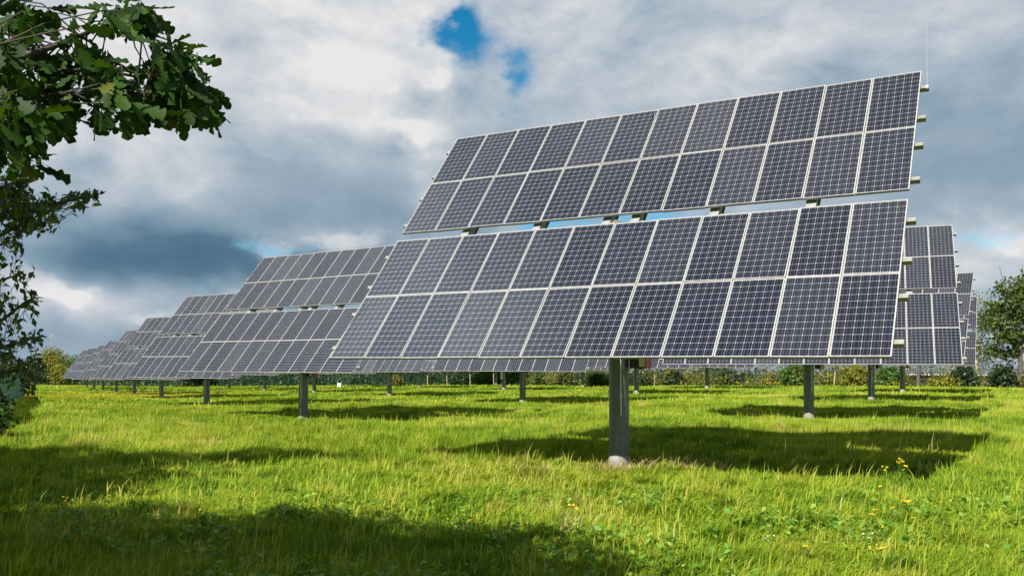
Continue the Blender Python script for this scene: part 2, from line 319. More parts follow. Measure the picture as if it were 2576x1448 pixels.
# ------------------------------------------------------------------ trackers: where each stands (x, y, ground z, yaw, tilt)
TAB = {(0, 0): [1.983, 16.511, -1.899, -29.726, 49.149], (0, 1): [10.883, 33.05, -2.025, -22.397, 49.584], (0, 2): [19.996, 50.204, -2.117, -33.574, 48.356], (0, 3): [28.979, 66.964, -2.202, -29.158, 48.858],
 (1, 0): [-8.223, 36.083, -2.347, -34.529, 49.017], (1, 1): [0.74, 52.998, -2.403, -27.858, 51.095], (1, 2): [9.644, 69.187, -2.347, -29.386, 50.009], (1, 3): [18.633, 85.805, -2.414, -28.091, 50.009],
 (2, 0): [-18.272, 54.621, -2.812, -35.211, 50.786], (2, 1): [-9.55, 71.832, -2.674, -34.038, 50.009], (2, 2): [-0.593, 88.45, -2.659, -31.882, 50.009], (2, 3): [8.42, 105.068, -2.841, -30.392, 50.009],
 (3, 0): [-28.832, 75.008, -3.236, -33.342, 51.652], (3, 1): [-19.67, 91.095, -3.04, -34.726, 50.009], (3, 2): [-10.729, 107.713, -2.986, -33.473, 50.009], (3, 3): [-1.862, 124.33, -3.087, -32.024, 50.009],
 (4, 0): [-39.466, 95.254, -3.588, -35.456, 50.338], (4, 1): [-29.854, 110.357, -3.44, -34.726, 50.009], (4, 2): [-20.91, 126.975, -3.468, -34.572, 50.009], (4, 3): [-11.929, 143.593, -3.684, -33.191, 50.009],
 (5, 0): [-50.42, 116.108, -4.144, -34.201, 49.069], (5, 1): [-40.139, 129.62, -4.133, -34.726, 50.009], (6, 0): [-60.05, 133.786, -4.444, -36.991, 49.481], (7, 0): [-68.419, 149.123, -4.621, -32.461, 47.903],
 (7, 1): [-60.6, 168.145, -4.917, -34.726, 50.009], (8, 0): [-79.729, 170.79, -4.759, -34.726, 50.009], (8, 1): [-70.798, 187.407, -5.304, -34.726, 50.009]}
GC = np.array([v[:3] for v in TAB.values()]+[(0, 6, -1.9), (-6, 9, -1.86), (6, 9, -1.88), (0, 0, -1.88), (-9, 18, -1.95), (12, 18, -1.9), (-33, 60, -2.35), (-20, 38, -2.1), (-14, 26, -1.95), (40, 60, -2.1), (49, 87, -2.3), (30, 30, -1.95),
                                          (5, 128, -3.1), (-95, 200, -5.4), (-40, 158, -4.2), (-65, 120, -4.1), (60, 120, -2.6), (-120, 260, -6.4), (0, 260, -5), (0, -20, -1.85), (-20, 5, -1.8), (20, 5, -1.85)])
def hz(x, y):
    x = np.asarray(x, float); y = np.asarray(y, float); sh = x.shape; x = x.ravel(); y = y.ravel()
    out = np.empty(len(x))
    for i in range(0, len(x), 40000):
        X, Y = x[i:i+40000], y[i:i+40000]
        d2 = (X[:, None]-GC[:, 0])**2+(Y[:, None]-GC[:, 1])**2
        k = 1/(d2+(4+.10*np.hypot(X, Y))[:, None]**2)**1.5
        out[i:i+40000] = (k*GC[:, 2]).sum(1)/k.sum(1)
    nz = .05*np.sin(x*.9+1.3*np.sin(y*.33))*np.sin(y*.7+.8)+.03*np.sin(x*2.1+y*1.3)
    return (out+nz).reshape(sh)
def h1(x, y): return float(hz(np.array([x]), np.array([y]))[0])
def at(X, y, Yb=None):                 # x on the ground for a bearing seen at X (4096 wide view), at distance y
    return (X-2040)/3625*y

# ------------------------------------------------------------------ ground
def grid_axis(parts): return np.unique(np.concatenate([np.arange(a, b, s) for a, b, s in parts]))
gx = grid_axis([(-1500, -300, 100), (-300, -60, 12), (-60, 60.1, 1.0), (60, 300, 12), (300, 1600, 100)])
gy = grid_axis([(-300, -30, 30), (-30, 70, 1.0), (70, 220, 4), (220, 500, 20), (500, 3000, 150)])
GX, GY = np.meshgrid(gx, gy); GZ = hz(GX, GY)-.03
nx = len(gx); idx = np.arange(GX.size).reshape(GX.shape)
quads = np.stack([idx[:-1, :-1].ravel(), idx[:-1, 1:].ravel(), idx[1:, 1:].ravel(), idx[1:, :-1].ravel()], 1)
tag(link('ground', mesh_np('ground', np.stack([GX.ravel(), GY.ravel(), GZ.ravel()], 1), [quads], [M_GROUND], smooth=True)), kind='structure')

# ------------------------------------------------------------------ grass
def grass():
    Vs, F5, F4, F3, tq, tt = [], [], [], [], [], []; nv = 0
    Q, T, aq, at_ = [], [], [], []
    for d0, d1, dens, hgt, wid, lod in ((6.3, 10, 5600, .155, .0042, 1), (10, 17, 2800, .165, .0060, 1), (17, 30, 1100, .20, .011, 0), (30, 52, 420, .18, .020, 0), (52, 100, 100, .17, .045, 0), (100, 175, 20, .2, .11, 0)):
        A = .66*(d1*d1-d0*d0)*1.12; n = int(A*dens)
        y = np.sqrt(RNG.random(n)*(d1*d1-d0*d0)+d0*d0); x = (RNG.random(n)*2-1)*.66*1.05*y
        # tussocks (one jittered centre per cell), thin spots, broad patches
        cs = .62 if d1 < 31 else 1.3; ix, iy = np.floor(x/cs), np.floor(y/cs)
        def hsh(k): v = np.sin(ix*127.1+iy*311.7+k*74.7)*43758.5453; return v-np.floor(v)
        tc_ = np.hypot(x-(ix+.25+.5*hsh(1))*cs, y-(iy+.25+.5*hsh(2))*cs)/cs; tus = np.clip(1-tc_/(.25+.4*hsh(3)), 0, 1)*(hsh(4) < .55)
        cl = .5+.5*np.sin(x*1.7+2*np.sin(y*.8))*np.sin(y*1.9+1.5*np.sin(x*1.1)); cl2 = .5+.5*np.sin(x*.37+1.1)*np.sin(y*.45+.4+.7*np.sin(x*.3))
        z = hz(x, y)-.03
        h = hgt*(.35+.65*RNG.random(n))*(.55+.45*cl+.25*cl2+.85*tus)
        tall = RNG.random(n) < (.011+.025*tus); h = np.where(tall, h*1.6+.09, h)
        if d1 > 50: h *= np.where((y > 60) & (RNG.random(n) < .5), .6, 1)
        az_ = RNG.random(n)*2*np.pi; wv = np.stack([np.cos(az_), np.sin(az_)], 1)*(wid*(.6+.8*RNG.random(n)))[:, None]
        la = RNG.normal(.3, .8, n)+.8*np.sin(x*.5+y*.3)+(hsh(5)-.5)*3.2*(tus > 0)
        lean = h*(.15+.75*RNG.random(n)**1.3)*(1.0-.4*tall)
        lv = np.stack([np.cos(la), np.sin(la)], 1)*lean[:, None]
        b = np.stack([x, y], 1)
        if lod:
            P0 = np.column_stack([b-wv*.8, z]); P1 = np.column_stack([b+wv*.8, z])
            mid = b+lv*.32; P2 = np.column_stack([mid-wv, z+h*.62]); P3 = np.column_stack([mid+wv, z+h*.62])
            P4 = np.column_stack([b+lv, z+h*(1-.25*RNG.random(n))])
            Vs.append(np.stack([P0, P1, P2, P3, P4], 1).reshape(-1, 3)); i = nv+np.arange(n)*5
            Q.append(np.stack([i, i+1, i+3, i+2], 1)); T.append(np.stack([i+2, i+3, i+4], 1)); nv += 5*n
        else:
            P0 = np.column_stack([b-wv, z]); P1 = np.column_stack([b+wv, z]); P2 = np.column_stack([b+lv, z+h])
            Vs.append(np.stack([P0, P1, P2], 1).reshape(-1, 3)); i = nv+np.arange(n)*3
            T.append(np.stack([i, i+1, i+2], 1)); nv += 3*n
        tint = np.clip(RNG.normal(.46, .17, n)+.30*(cl2-.5)-.12*(cl-.5)+(hsh(6)-.58)*.75*(tus > 0)*(.4+tus), 0, 1.0); tint = np.where(tall | (RNG.random(n) < .06), np.clip(tint+.45, 0, 1.25), tint)
        if lod: aq.append(tint)
        at_.append(tint)
    me = mesh_np('grass', np.concatenate(Vs), [np.concatenate(Q), np.concatenate(T)], [M_GRASS], np.concatenate(aq+at_))
    tag(link('grass', me), 'long green and yellowish meadow grass covering the field', 'grass', kind='stuff')
grass()
def leaf_quads(Pc, Dv, Nv, L, Wd):
    """folded rhombic leaves: base, two sides, tip; returns verts, quads"""
    n = len(Pc); S = np.cross(Dv, Nv); S /= np.linalg.norm(S, axis=1)[:, None]+1e-9
    L = L[:, None]; Wd = Wd[:, None]
    a = Pc; m = Pc+Dv*L*.45+Nv*L*.05; t = Pc+Dv*L-Nv*L*.06; l = m+S*Wd+Nv*L*.08; r = m-S*Wd+Nv*L*.08
    V = np.stack([a, l, t, r], 1).reshape(-1, 3); i = np.arange(n)*4
    return V, np.stack([i, i+1, i+2, i+3], 1)
def unit(v): return v/(np.linalg.norm(v, axis=1)[:, None]+1e-9)
def weeds():
    n = 3000; y = np.sqrt(RNG.random(n)*(13**2-6.3**2)+6.3**2); x = (RNG.random(n)*2-1)*.66*y
    keep = (np.sin(x*1.3+.5)*np.sin(y*1.6+x*.4) > .0) & (RNG.random(n) < np.clip(1.6-(y-6.3)/6, .05, 1)); x, y = x[keep], y[keep]
    m = 4; x = np.repeat(x, m)+RNG.normal(0, .03, len(x)*m); y = np.repeat(y, m)+RNG.normal(0, .03, len(y)*m); n = len(x)
    z = hz(x, y)+.03+.12*RNG.random(n)
    a = RNG.random(n)*2*np.pi; Dv = unit(np.column_stack([np.cos(a), np.sin(a), RNG.random(n)*.9])); Nv = unit(np.column_stack([RNG.normal(0, .35, n), RNG.normal(0, .35, n), np.ones(n)]))
    L = .045+.075*RNG.random(n)**2; V, F = leaf_quads(np.column_stack([x, y, z]), Dv, Nv, L, L*.3)
    tag(link('undergrowth', mesh_np('undergrowth', V, [F], [M_WEED], RNG.random(n))), 'low broad leaved weeds growing among the nearest grass', 'weeds', kind='stuff')
weeds()

# ------------------------------------------------------------------ solar tracker
W_ = .815; H_ = 1.617; G_ = .233; HP = 4.511; DP = .071
def frame_mesh():
    b = MB(); w_, h_ = (W_-.012)/2, (H_-.012)/2; t = .0145
    for sx_ in (-1, 1): b.box((sx_*(w_-t/2), 0, -.02), (t/2, h_, .022))
    for sy_ in (-1, 1): b.box((0, sy_*(h_-t/2), -.0202), (w_-t, t/2, .0215))
    return b.mesh('panel_frame', M_ALU)
def glass_mesh(with_frame=False):
    w_, h_ = (W_-.012)/2, (H_-.012)/2; t = .0145; gw, gh = w_-t+.001, h_-t+.001
    mu, mv = .010/.125, .016/.128      # white margin round the cells
    V = [(-gw, -gh, -.006), (gw, -gh, -.006), (gw, gh, -.006), (-gw, gh, -.006), (-gw, -gh, -.036), (gw, -gh, -.036), (gw, gh, -.036), (-gw, gh, -.036)]
    F = [(0, 1, 2, 3), (7, 6, 5, 4)]; fm = [0, 1]
    u0, u1, v0, v1 = -mu*.5, 6+mu*.5, -mv*.5, 12+mv*.5
    uv = [(u0, v0), (u1, v0), (u1, v1), (u0, v1)]+[(0, 0)]*4
    if with_frame:
        fr = MB()
        for sx_ in (-1, 1): fr.box((sx_*(w_-t/2), 0, -.02), (t/2, h_, .022))
        for sy_ in (-1, 1): fr.box((0, sy_*(h_-t/2), -.0202), (w_-t, t/2, .0215))
        b0 = len(V); V += fr.v; F += [tuple(i+b0 for i in f) for f in fr.f]; fm += [2]*len(fr.f); uv += [(0, 0)]*sum(len(f) for f in fr.f)
    me = bpy.data.meshes.new('solar_panel'); me.from_pydata([tuple(v) for v in V], [], F)
    for m in (M_CELL, M_BACK, M_ALU): me.materials.append(m)
    me.polygons.foreach_set('material_index', fm); l = me.uv_layers.new(name='UVMap'); l.data.foreach_set('uv', np.array(uv, np.float32).ravel()); me.update(); return me
ME_FRAME = frame_mesh(); ME_GLASS = glass_mesh(); ME_MODULE = glass_mesh(True)
def tracker_parts():
    """meshes in plate space: x across, y up the slope, z out of the face (origin = array centre)"""
    d = {}
    b = MB()
    for s in (-1, 1):                                            # double C profile rail
        b.box((0, s*.021, -.085), (6*W_+.125, .018, .041)); b.box((0, s*.006, -.085), (6*W_+.123, .004, .014))
    b.box((0, 0, -.121), (6*W_+.12, .0025, .0045)); d['rail'] = b.mesh('rail', M_RAIL)
    b = MB(); hh = 2*H_-.25
    b.box((0, 0, -.232), (.055, hh, .10)); b.box((0, 0, -.129), (.085, hh, .003)); b.box((0, 0, -.335), (.085, hh, .003))
    for s in (-1, 1): b.box((s*.10, 0, -.20), (.045, .13, .006)); 
    d['rafter'] = b.mesh('rafter', M_BRACK)
    b = MB(); b.tube([(-2.6, 0, -.46), (2.6, 0, -.46)], [.115, .115], 16, 0)
    for s in (-1, 1):
        for a in (.29, 1.75): b.box((s*a, 0, -.40), (.03, .20, .062))
    d['torque_tube'] = b.mesh('torque_tube', M_STEEL)
    return d
TP = tracker_parts()
def world_parts():
    d = {}
    b = MB(); top = HP-.42
    b.tube([(0, 0, -.3), (0, 0, top)], [.181, .181], 28, 0); b.tube([(0, 0, top), (0, 0, top+.06)], [.25, .25], 28, 0)
    for k in range(10):
        a = 2*math.pi*k/10; b.box((.215*math.cos(a), .215*math.sin(a), top+.075), (.014, .014, .016))
    b.tube([(0, 0, 1.52), (0, 0, 1.56)], [.1835, .1835], 28, 0)
    d['post'] = b.mesh('post', M_STEEL)
    b = MB(); b.tube([(0, 0, -.2), (0, 0, .10), (0, 0, .17), (0, 0, .20), (0, 0, .21)], [.193, .193, .192, .190, .182], 26, 0, False); d['sunlit_sleeve'] = b.mesh('sunlit_sleeve', M_SUNBASE)  # pale sleeve added round the post base, painting in its sunlit lower end
    b = MB(); b.tube([(.115, -.178, .95), (.105, -.186, 2.3), (.085, -.192, HP-1.2)], [.014, .014, .014], 8, 0); b.box((.108, -.186, 2.32), (.024, .012, .02)); b.box((.114, -.182, 1.3), (.024, .012, .02)); d['conduit'] = b.mesh('conduit', M_WHITE)
    b = MB(); b.box((0, 0, top+.20), (.17, .15, .14), bev=.04); b.tube([(0, -.14, top+.27), (0, .14, top+.27)], [.12, .12], 20); b.box((0, .22, top+.12), (.07, .1, .07)); d['slew_head'] = b.mesh('slew_head', M_STEEL)
    b = MB(); b.box((0, 0, 0), (.15, .16, .19), bev=.02, mi=0); b.box((.10, -.171, 0), (.05, .010, .16), mi=1); b.box((.157, 0, 0), (.006, .15, .185), mi=2); b.box((-.22, .06, .10), (.075, .02, .02), mi=0); d['control_box'] = b.mesh('control_box', [M_BLACK, M_WHITE, M_RED])
    b = MB(); b.tube([(0, 0, 0), (0, 0, 1.15)], [.0045, .0025], 6); b.box((0, 0, .03), (.02, .02, .03)); d['lightning_rod'] = b.mesh('lightning_rod', M_ALU)
    b = MB(); b.tube([(.05, .1, HP-.5), (.22, .05, HP-.9), (.30, 0, HP-1.25), (.30, 0, HP-1.6)], [.018]*4, 8); d['cable'] = b.mesh('cable', M_BLACK)
    return d
WP = world_parts()
ROWV = [-1.5*H_-G_/2, -.5*H_-G_/2, .5*H_+G_/2, 1.5*H_+G_/2]
LAB = {(0, 0): 'nearest and largest solar tracker, its tilted array filling the right half of the view', (1, 0): 'large solar tracker half hidden behind the left edge of the nearest one', (2, 0): 'third solar tracker of the row stepping away to the left',
 (3, 0): 'fourth solar tracker of the row stepping away to the left', (4, 0): 'fifth solar tracker of the row stepping away to the left', (5, 0): 'sixth solar tracker of the row stepping away to the left',
 (6, 0): 'small distant solar tracker, third from the far end of the left row', (7, 0): 'small distant solar tracker, next to last in the left row', (8, 0): 'farthest solar tracker of the left row, its corner nearest the hedge',
 (0, 1): 'solar tracker directly behind the right end of the nearest array, showing two columns of panels', (0, 2): 'third solar tracker of the right hand line, a narrow strip of panels showing', (0, 3): 'last solar tracker at the far right, a thin strip in front of the tree',
 (1, 1): 'solar tracker with dotted panels below the left half of the nearest array', (1, 2): 'solar tracker whose post stands just right of the nearest post', (1, 3): 'far solar tracker whose thin post stands before a rounded green bush',
 (2, 1): 'solar tracker whose post with a sunlit tinted base stands midway between the two large left posts', (2, 2): 'far solar tracker whose post has a white cabinet beside it', (2, 3): 'far solar tracker with a thin post with a sunlit tinted base left of the nearest post',
 (3, 1): 'solar tracker whose post stands close right of the second large post', (3, 2): 'far solar tracker with a thin post in front of the dark middle hedge', (3, 3): 'very far solar tracker with a thin post beside a pale stake',
 (4, 1): 'small solar tracker whose post stands left of the second large post', (4, 2): 'small solar tracker whose thin post stands right of the white box', (4, 3): 'very small solar tracker with its thin post by the pale saplings',
 (5, 1): 'small solar tracker behind the third and fourth posts of the left row', (7, 1): 'tiny solar tracker seen between far left posts', (8, 1): 'tiny farthest solar tracker in front of the dark hedge'}
def tracker(key):
    x, y, z, yaw, tilt = TAB[key]; near = key in ((0, 0), (1, 0), (0, 1)); dist = math.hypot(x, y)
    root = empty('solar_tracker', (x, y, z), R(yaw)); tag(root, LAB[key], 'solar tracker', 'solar trackers standing in rows on the meadow')
    post = link('post', WP['post'], root); link('sunlit_sleeve', WP['sunlit_sleeve'], post)
    if dist < 75: link('conduit', WP['conduit'], root)
    link('slew_head', WP['slew_head'], root); link('control_box', WP['control_box'], root, (.37, .10, 1.98)); 
    if dist < 60: link('cable', WP['cable'], root)
    Mt = Matrix.Translation((0, -DP, HP)) @ Matrix.Rotation(R(tilt), 4, 'X')
    def place(n, me, p, par=root, rot=None):
        o = link(n, me, par); m = Mt @ Matrix.Translation(p)
        if rot is not None: m = m @ rot
        o.matrix_local = m; return o
    rnd = random.Random(hash(key) & 0xffff)
    for r, v in enumerate(ROWV):
        for c in range(12):
            wob = Matrix.Rotation(R(rnd.uniform(-.5, .5)), 4, 'X') @ Matrix.Rotation(R(rnd.uniform(-.5, .5)), 4, 'Y')
            o = place('solar_panel', ME_GLASS if near else ME_MODULE, ((c-5.5)*W_, v, 0), root, wob)
            if near: link('panel_frame', ME_FRAME, o)
        for f in (.23, -.31): place('rail', TP['rail'], (0, v+f*H_, 0))
    for a in (-4.15, -2.15, -.35, .35, 2.15, 4.15): place('rafter', TP['rafter'], (a*W_, 0, 0))
    place('torque_tube', TP['torque_tube'], (0, 0, 0))
    for a in (-6*W_-.05, 0, 6*W_+.10):
        p = Mt @ Vector((a, 2*H_-.35, -.07)); link('lightning_rod', WP['lightning_rod'], root, p)
for k in TAB: tracker(k)

# ------------------------------------------------------------------ vegetation
def crown_pts(ell, n, rng, shell=.55):
    """points in a union of lumpy ellipsoids, thinned into sub clumps"""
    ell = np.array(ell, float); vol = ell[:, 3]*ell[:, 4]*ell[:, 5]; k = rng.choice(len(ell), n, p=(vol**.8)/(vol**.8).sum())
    d = unit(rng.normal(size=(n, 3))); r = rng.random(n)**(shell)
    e = ell[k]; lump = 1+.16*np.sin(d[:, 0]*5+k)+.14*np.sin(d[:, 2]*6+1.7*k)+.1*np.sin(d[:, 1]*9+k*2.3)
    return e[:, :3]+d*e[:, 3:]*(r*lump)[:, None], d
def clump_leaves(ell, nclump, per, size, spread, rng, droop=.3):
    c, d = crown_pts(ell, nclump, rng); n = nclump*per
    ci = np.repeat(np.arange(nclump), per)
    Dv = unit(d[ci]*.7+rng.normal(0, .75, (n, 3))+np.array([0, 0, -droop])); Nv = unit(rng.normal(0, .55, (n, 3))+np.array([0, 0, .8])+d[ci]*.5)
    P = c[ci]+rng.normal(0, spread, (n, 3)); L = size*(.6+.8*rng.random(n))
    V, F = leaf_quads(P, Dv, Nv, L, L*(.26+.12*rng.random(n)))
    ct = rng.random(nclump); tint = np.clip(.55*ct[ci]+.45*rng.random(n), 0, 1)
    return V, F, tint, c
def limbs(b, base, ell, rng, r0, hfork, n=None, nseg=4):
    """tapered trunk and limbs that reach into each crown lobe"""
    base = Vector(base); top = base+Vector((rng.normal(0, .1), rng.normal(0, .1), hfork))
    b.tube([base-Vector((0, 0, .2)), base+Vector((0, 0, .15)), base.lerp(top, .5)+Vector((rng.normal(0, .06), rng.normal(0, .06), 0)), top], [r0*1.45, r0*1.1, r0*.9, r0*.8], 9)
    for e in ell[:n]:
        c = Vector(e[:3]); m = top.lerp(c, .5)+Vector((rng.normal(0, .2), rng.normal(0, .2), rng.normal(.1, .15)))*((c-top).length*.25)
        b.tube([top-Vector((0, 0, .1)), m, c, c+(c-top)*.35], [r0*.55, r0*.36, r0*.2, r0*.06], 6)
        for q in range(3):
            s = m.lerp(c, rng.random()); v = Vector(rng.normal(size=3)); v.z = abs(v.z)*.6; b.tube([s, s+v*e[3]*.35, s+v*e[3]*.6+Vector((0, 0, e[5]*.15))], [r0*.2, r0*.12, r0*.04], 5)
def tree(name, label, cat, x, y, ell, nclump, per, size, spread, leaf, r0=.15, hf=2.0, seed=1, group=None, bark=None, droop=.3, lim=None):
    rng = np.random.default_rng(seed); z = h1(x, y)
    root = empty(name, (x, y, z)); tag(root, label, cat, group)
    b = MB(); limbs(b, (0, 0, 0), ell, rng, r0, hf, lim); b.obj('trunk', bark or M_BARK, root)
    V, F, t, c = clump_leaves(ell, nclump, per, size, spread, rng, droop)
    link('crown', mesh_np('crown', V, [F], [leaf], t), root); return root
def bush(label, x, y, rx, h, n, size, leaf, seed, group=None, ry=None, name='bush', z0=0):
    rng = np.random.default_rng(seed); ry = ry or rx
    ell = [(0, 0, h*.48+z0, rx*.8, ry*.8, h*.5), (rx*.35, -ry*.2, h*.36, rx*.6, ry*.6, h*.4), (-rx*.4, ry*.1, h*.34, rx*.55, ry*.6, h*.38), (rx*.05, 0, h*.72, rx*.42, ry*.42, h*.33)]
    ell = [tuple(np.array(e)*(1+rng.normal(0, .08, 6))) for e in ell]
    return tree(name, label, 'bush', x, y, ell, n, 7, size, size*.8, leaf, .05, h*.25, seed, group, M_TWIG)

# --- oak: trunk out of the frame on the left, boughs hanging into it
OAKT = np.linspace(0, 1, 17); OAKW = np.array([.012, .02, .055, .095, .075, .085, .15, .155, .09, .12, .205, .195, .115, .155, .175, .115, .015])
def oak_leaves(P, Dv, Nv, L):
    n = len(P); Dv = unit(Dv); S = unit(np.cross(Dv, Nv)); Nv = np.cross(S, Dv); m = len(OAKT)
    bend = RNG.normal(.10, .10, n); fold = .10+.25*RNG.random(n); ws = .85+.35*RNG.random(n)
    rows = []
    for t, w_ in zip(OAKT, OAKW):
        asym = 1+RNG.normal(0, .12, (n, 2)); c = P+Dv*(L*t)[:, None]-Nv*(L*bend*t*t)[:, None]
        wl = (L*w_*ws*asym[:, 0]); wr = (L*w_*ws*asym[:, 1])
        rows += [c+S*wl[:, None]+Nv*(wl*fold)[:, None]+Dv*(wl*.25)[:, None], c, c-S*wr[:, None]+Nv*(wr*fold)[:, None]+Dv*(wr*.25)[:, None]]
    V = np.stack(rows, 1).reshape(-1, 3); i = (np.arange(n)*m*3)[:, None]; k = np.arange(m-1)*3
    a = (i+k).ravel(); Q1 = np.stack([a, a+1, a+4, a+3], 1); Q2 = np.stack([a+1, a+2, a+5, a+4], 1)
    return V, np.concatenate([Q1, Q2]), n, (m-1)
def px3(X, Y, d):                                               # a point that far in front of the camera along the view of (X, Y) in the 2575 wide photo
    return np.array([(X-1283)/2279*d, d, (911-Y)/2279*d])
oak_x, oak_y = -4.9, .6
oak = empty('oak_tree', (oak_x, oak_y, h1(oak_x, oak_y))); oak0 = np.array(oak.location)
tag(oak, 'oak tree whose dark lobed leaves hang into the upper left corner', 'tree')
# leafy twigs: centre seen in the photo, half size, distance, number of rosettes
OB = [(30, 45, 85, 60, 3.3, 15), (20, 150, 90, 80, 3.3, 21), (35, 270, 70, 80, 3.2, 22), (15, 365, 38, 50, 3.2, 9), (130, 240, 75, 45, 3.4, 14), (150, 150, 75, 40, 3.5, 7), (105, 290, 50, 40, 3.3, 9), (225, 160, 50, 40, 3.5, 7), (285, 195, 55, 45, 3.5, 8), (90, 20, 40, 15, 3.4, 2), (160, 300, 22, 24, 3.4, 3), (65, 395, 25, 20, 3.2, 3),
      (325, 30, 50, 32, 3.6, 8), (270, 22, 30, 18, 3.5, 3), (385, 28, 18, 20, 3.6, 3), (420, 150, 52, 45, 3.6, 12), (385, 210, 60, 38, 3.6, 10), (455, 200, 48, 45, 3.65, 11), (470, 140, 22, 25, 3.6, 3), (500, 235, 36, 36, 3.65, 7), (525, 275, 24, 20, 3.7, 4),
      (255, 270, 22, 22, 3.5, 3), (325, 270, 26, 22, 3.5, 4), (375, 270, 24, 22, 3.6, 4), (455, 275, 30, 25, 3.6, 4), (190, 60, 40, 25, 3.4, 3), (395, 100, 16, 20, 3.6, 2), (65, 345, 30, 20, 3.3, 3)]
rng = np.random.default_rng(5)
def oak_build():
    wood = MB()
    def bough(pts, r): wood.tube([np.array(p)-oak0 for p in pts], r, 7)
    tb = oak0
    wood.tube([(0, 0, -.3), (0, 0, .4), (.1, .05, 1.6), (.05, .2, 3.0), (-.1, .3, 5.2), (.3, .2, 7.5)], [.62, .45, .38, .34, .25, .1], 14)
    A0 = tb+np.array([.05, .2, 2.9])
    mains = [[A0, px3(-260, 300, 2.3), px3(-60, 262, 3.0), px3(150, 240, 3.4), px3(330, 234, 3.55), px3(460, 225, 3.62), px3(530, 262, 3.68)],
             [A0+np.array([0, 0, .4]), px3(-240, 120, 2.5), px3(20, 150, 3.2), px3(140, 110, 3.4), px3(230, 70, 3.5), px3(320, 40, 3.6), px3(385, 8, 3.6)],
             [px3(140, 175, 3.4), px3(240, 172, 3.5), px3(330, 188, 3.55), px3(400, 165, 3.6), px3(440, 130, 3.62)],
             [px3(-60, 262, 3.0), px3(20, 320, 3.1), px3(50, 380, 3.15)]]
    for m_, r in zip(mains, ([.05, .028, .018, .012, .009, .007, .004], [.04, .020, .012, .009, .007, .005, .003], [.008, .007, .006, .005, .003], [.02, .012, .006])): bough(m_, r)
    segs = np.array([p for m_ in mains for a, b in zip(m_[1:-1], m_[2:]) for p in (a*(1-f)+b*f for f in np.linspace(0, 1, 6))]) if True else None
    P, Dv, Nv, L = [], [], [], []
    for X, Y, rx, ry, d, k in OB:
        for q in range(int(k*(1.05 if X > 200 else .8)+.5)):
            a = rng.random()*6.283; rr = rng.random()**.6
            c = px3(X+rx*rr*math.cos(a)*.85, Y+ry*rr*math.sin(a)*.85-8, d+rng.normal(0, .22))
            s = segs[np.argmin(((segs-c)**2).sum(1)+rng.random(len(segs))*.01)]
            mid = (s+c)/2+rng.normal(0, .02, 3)+np.array([0, 0, .015]); bough([s, mid, c], [.004, .003, .0018])
            ax = unit((c-mid)[None])[0]
            for j in range(rng.integers(4, 7)):
                dv = ax*.5+rng.normal(0, .58, 3)+np.array([.05, 0, -.75]); P.append(c+rng.normal(0, .008, 3)-ax*rng.random()*.05); Dv.append(dv)
                Nv.append(rng.normal(0, .6, 3)+np.array([-.1, -.35, .8])); L.append(.080+.055*rng.random())
    nvis = len(P)
    V, F, n, m = oak_leaves(np.array(P), np.array(Dv), np.array(Nv), np.array(L))
    tint = np.clip(rng.normal(.42, .22, n), 0, .9); tint = np.where(rng.random(n) < .008, .97, tint); tq = np.concatenate([np.repeat(tint, m)]*2)
    # the rest of the crown, overhead and to the left, outside the frame
    ell = []
    for gx_, gy_, hh, r in [(-6, 9.6, 5.6, 1.35), (-4.4, 9.3, 5.2, 1.25), (-2.7, 9.4, 5.0, 1.2), (-1.2, 9.2, 5.2, 1.15), (-.2, 9.3, 5.4, .8), (-5.5, 8.2, 6.6, 1.3), (-3.4, 7.9, 6.4, 1.4), (-1.6, 7.8, 6.2, 1.3), (0, 7.7, 6.4, 1.25), (-7.6, 9.5, 6.2, 1.4), (-6.8, 11.1, 4.4, 1.0), (-4.8, 10.6, 4.8, .75), (-2.2, 10.6, 5.0, .7), (-8.6, 11.5, 5.2, 1.3)]:
        ell.append((gx_-hh*.69-oak0[0], gy_-hh*.97-oak0[1], hh, r, r, r*.75))
    for e in ell:
        wood.tube([(0, .2, 3.2), (e[0]*.45, e[1]*.45+.1, 3.2+(e[2]-3.2)*.35+.3), (e[0], e[1], e[2]), (e[0]*1.1, e[1]*1.1, e[2]+.2)], [.13, .08, .04, .015], 7)
    V2, F2, t2, c2 = clump_leaves(ell, 5200, 7, .15, .13, rng)
    P2 = V2[np.arange(0, len(V2), 4)]; wp = P2+oak0
    infr = (wp[:, 1] > .3) & (wp[:, 0] > -.585*wp[:, 1]) & (wp[:, 2] < .42*wp[:, 1]); F2 = F2[~infr]; t2 = t2[~infr]
    Vall = np.concatenate([V-oak0, V2]); Fall = np.concatenate([F, F2+len(V)])
    link('foliage', mesh_np('foliage', Vall, [Fall], [M_OAK], np.concatenate([tq, np.clip(t2*.8, 0, .9)])), oak)
    wood.obj('trunk', M_TWIG, oak)
oak_build()

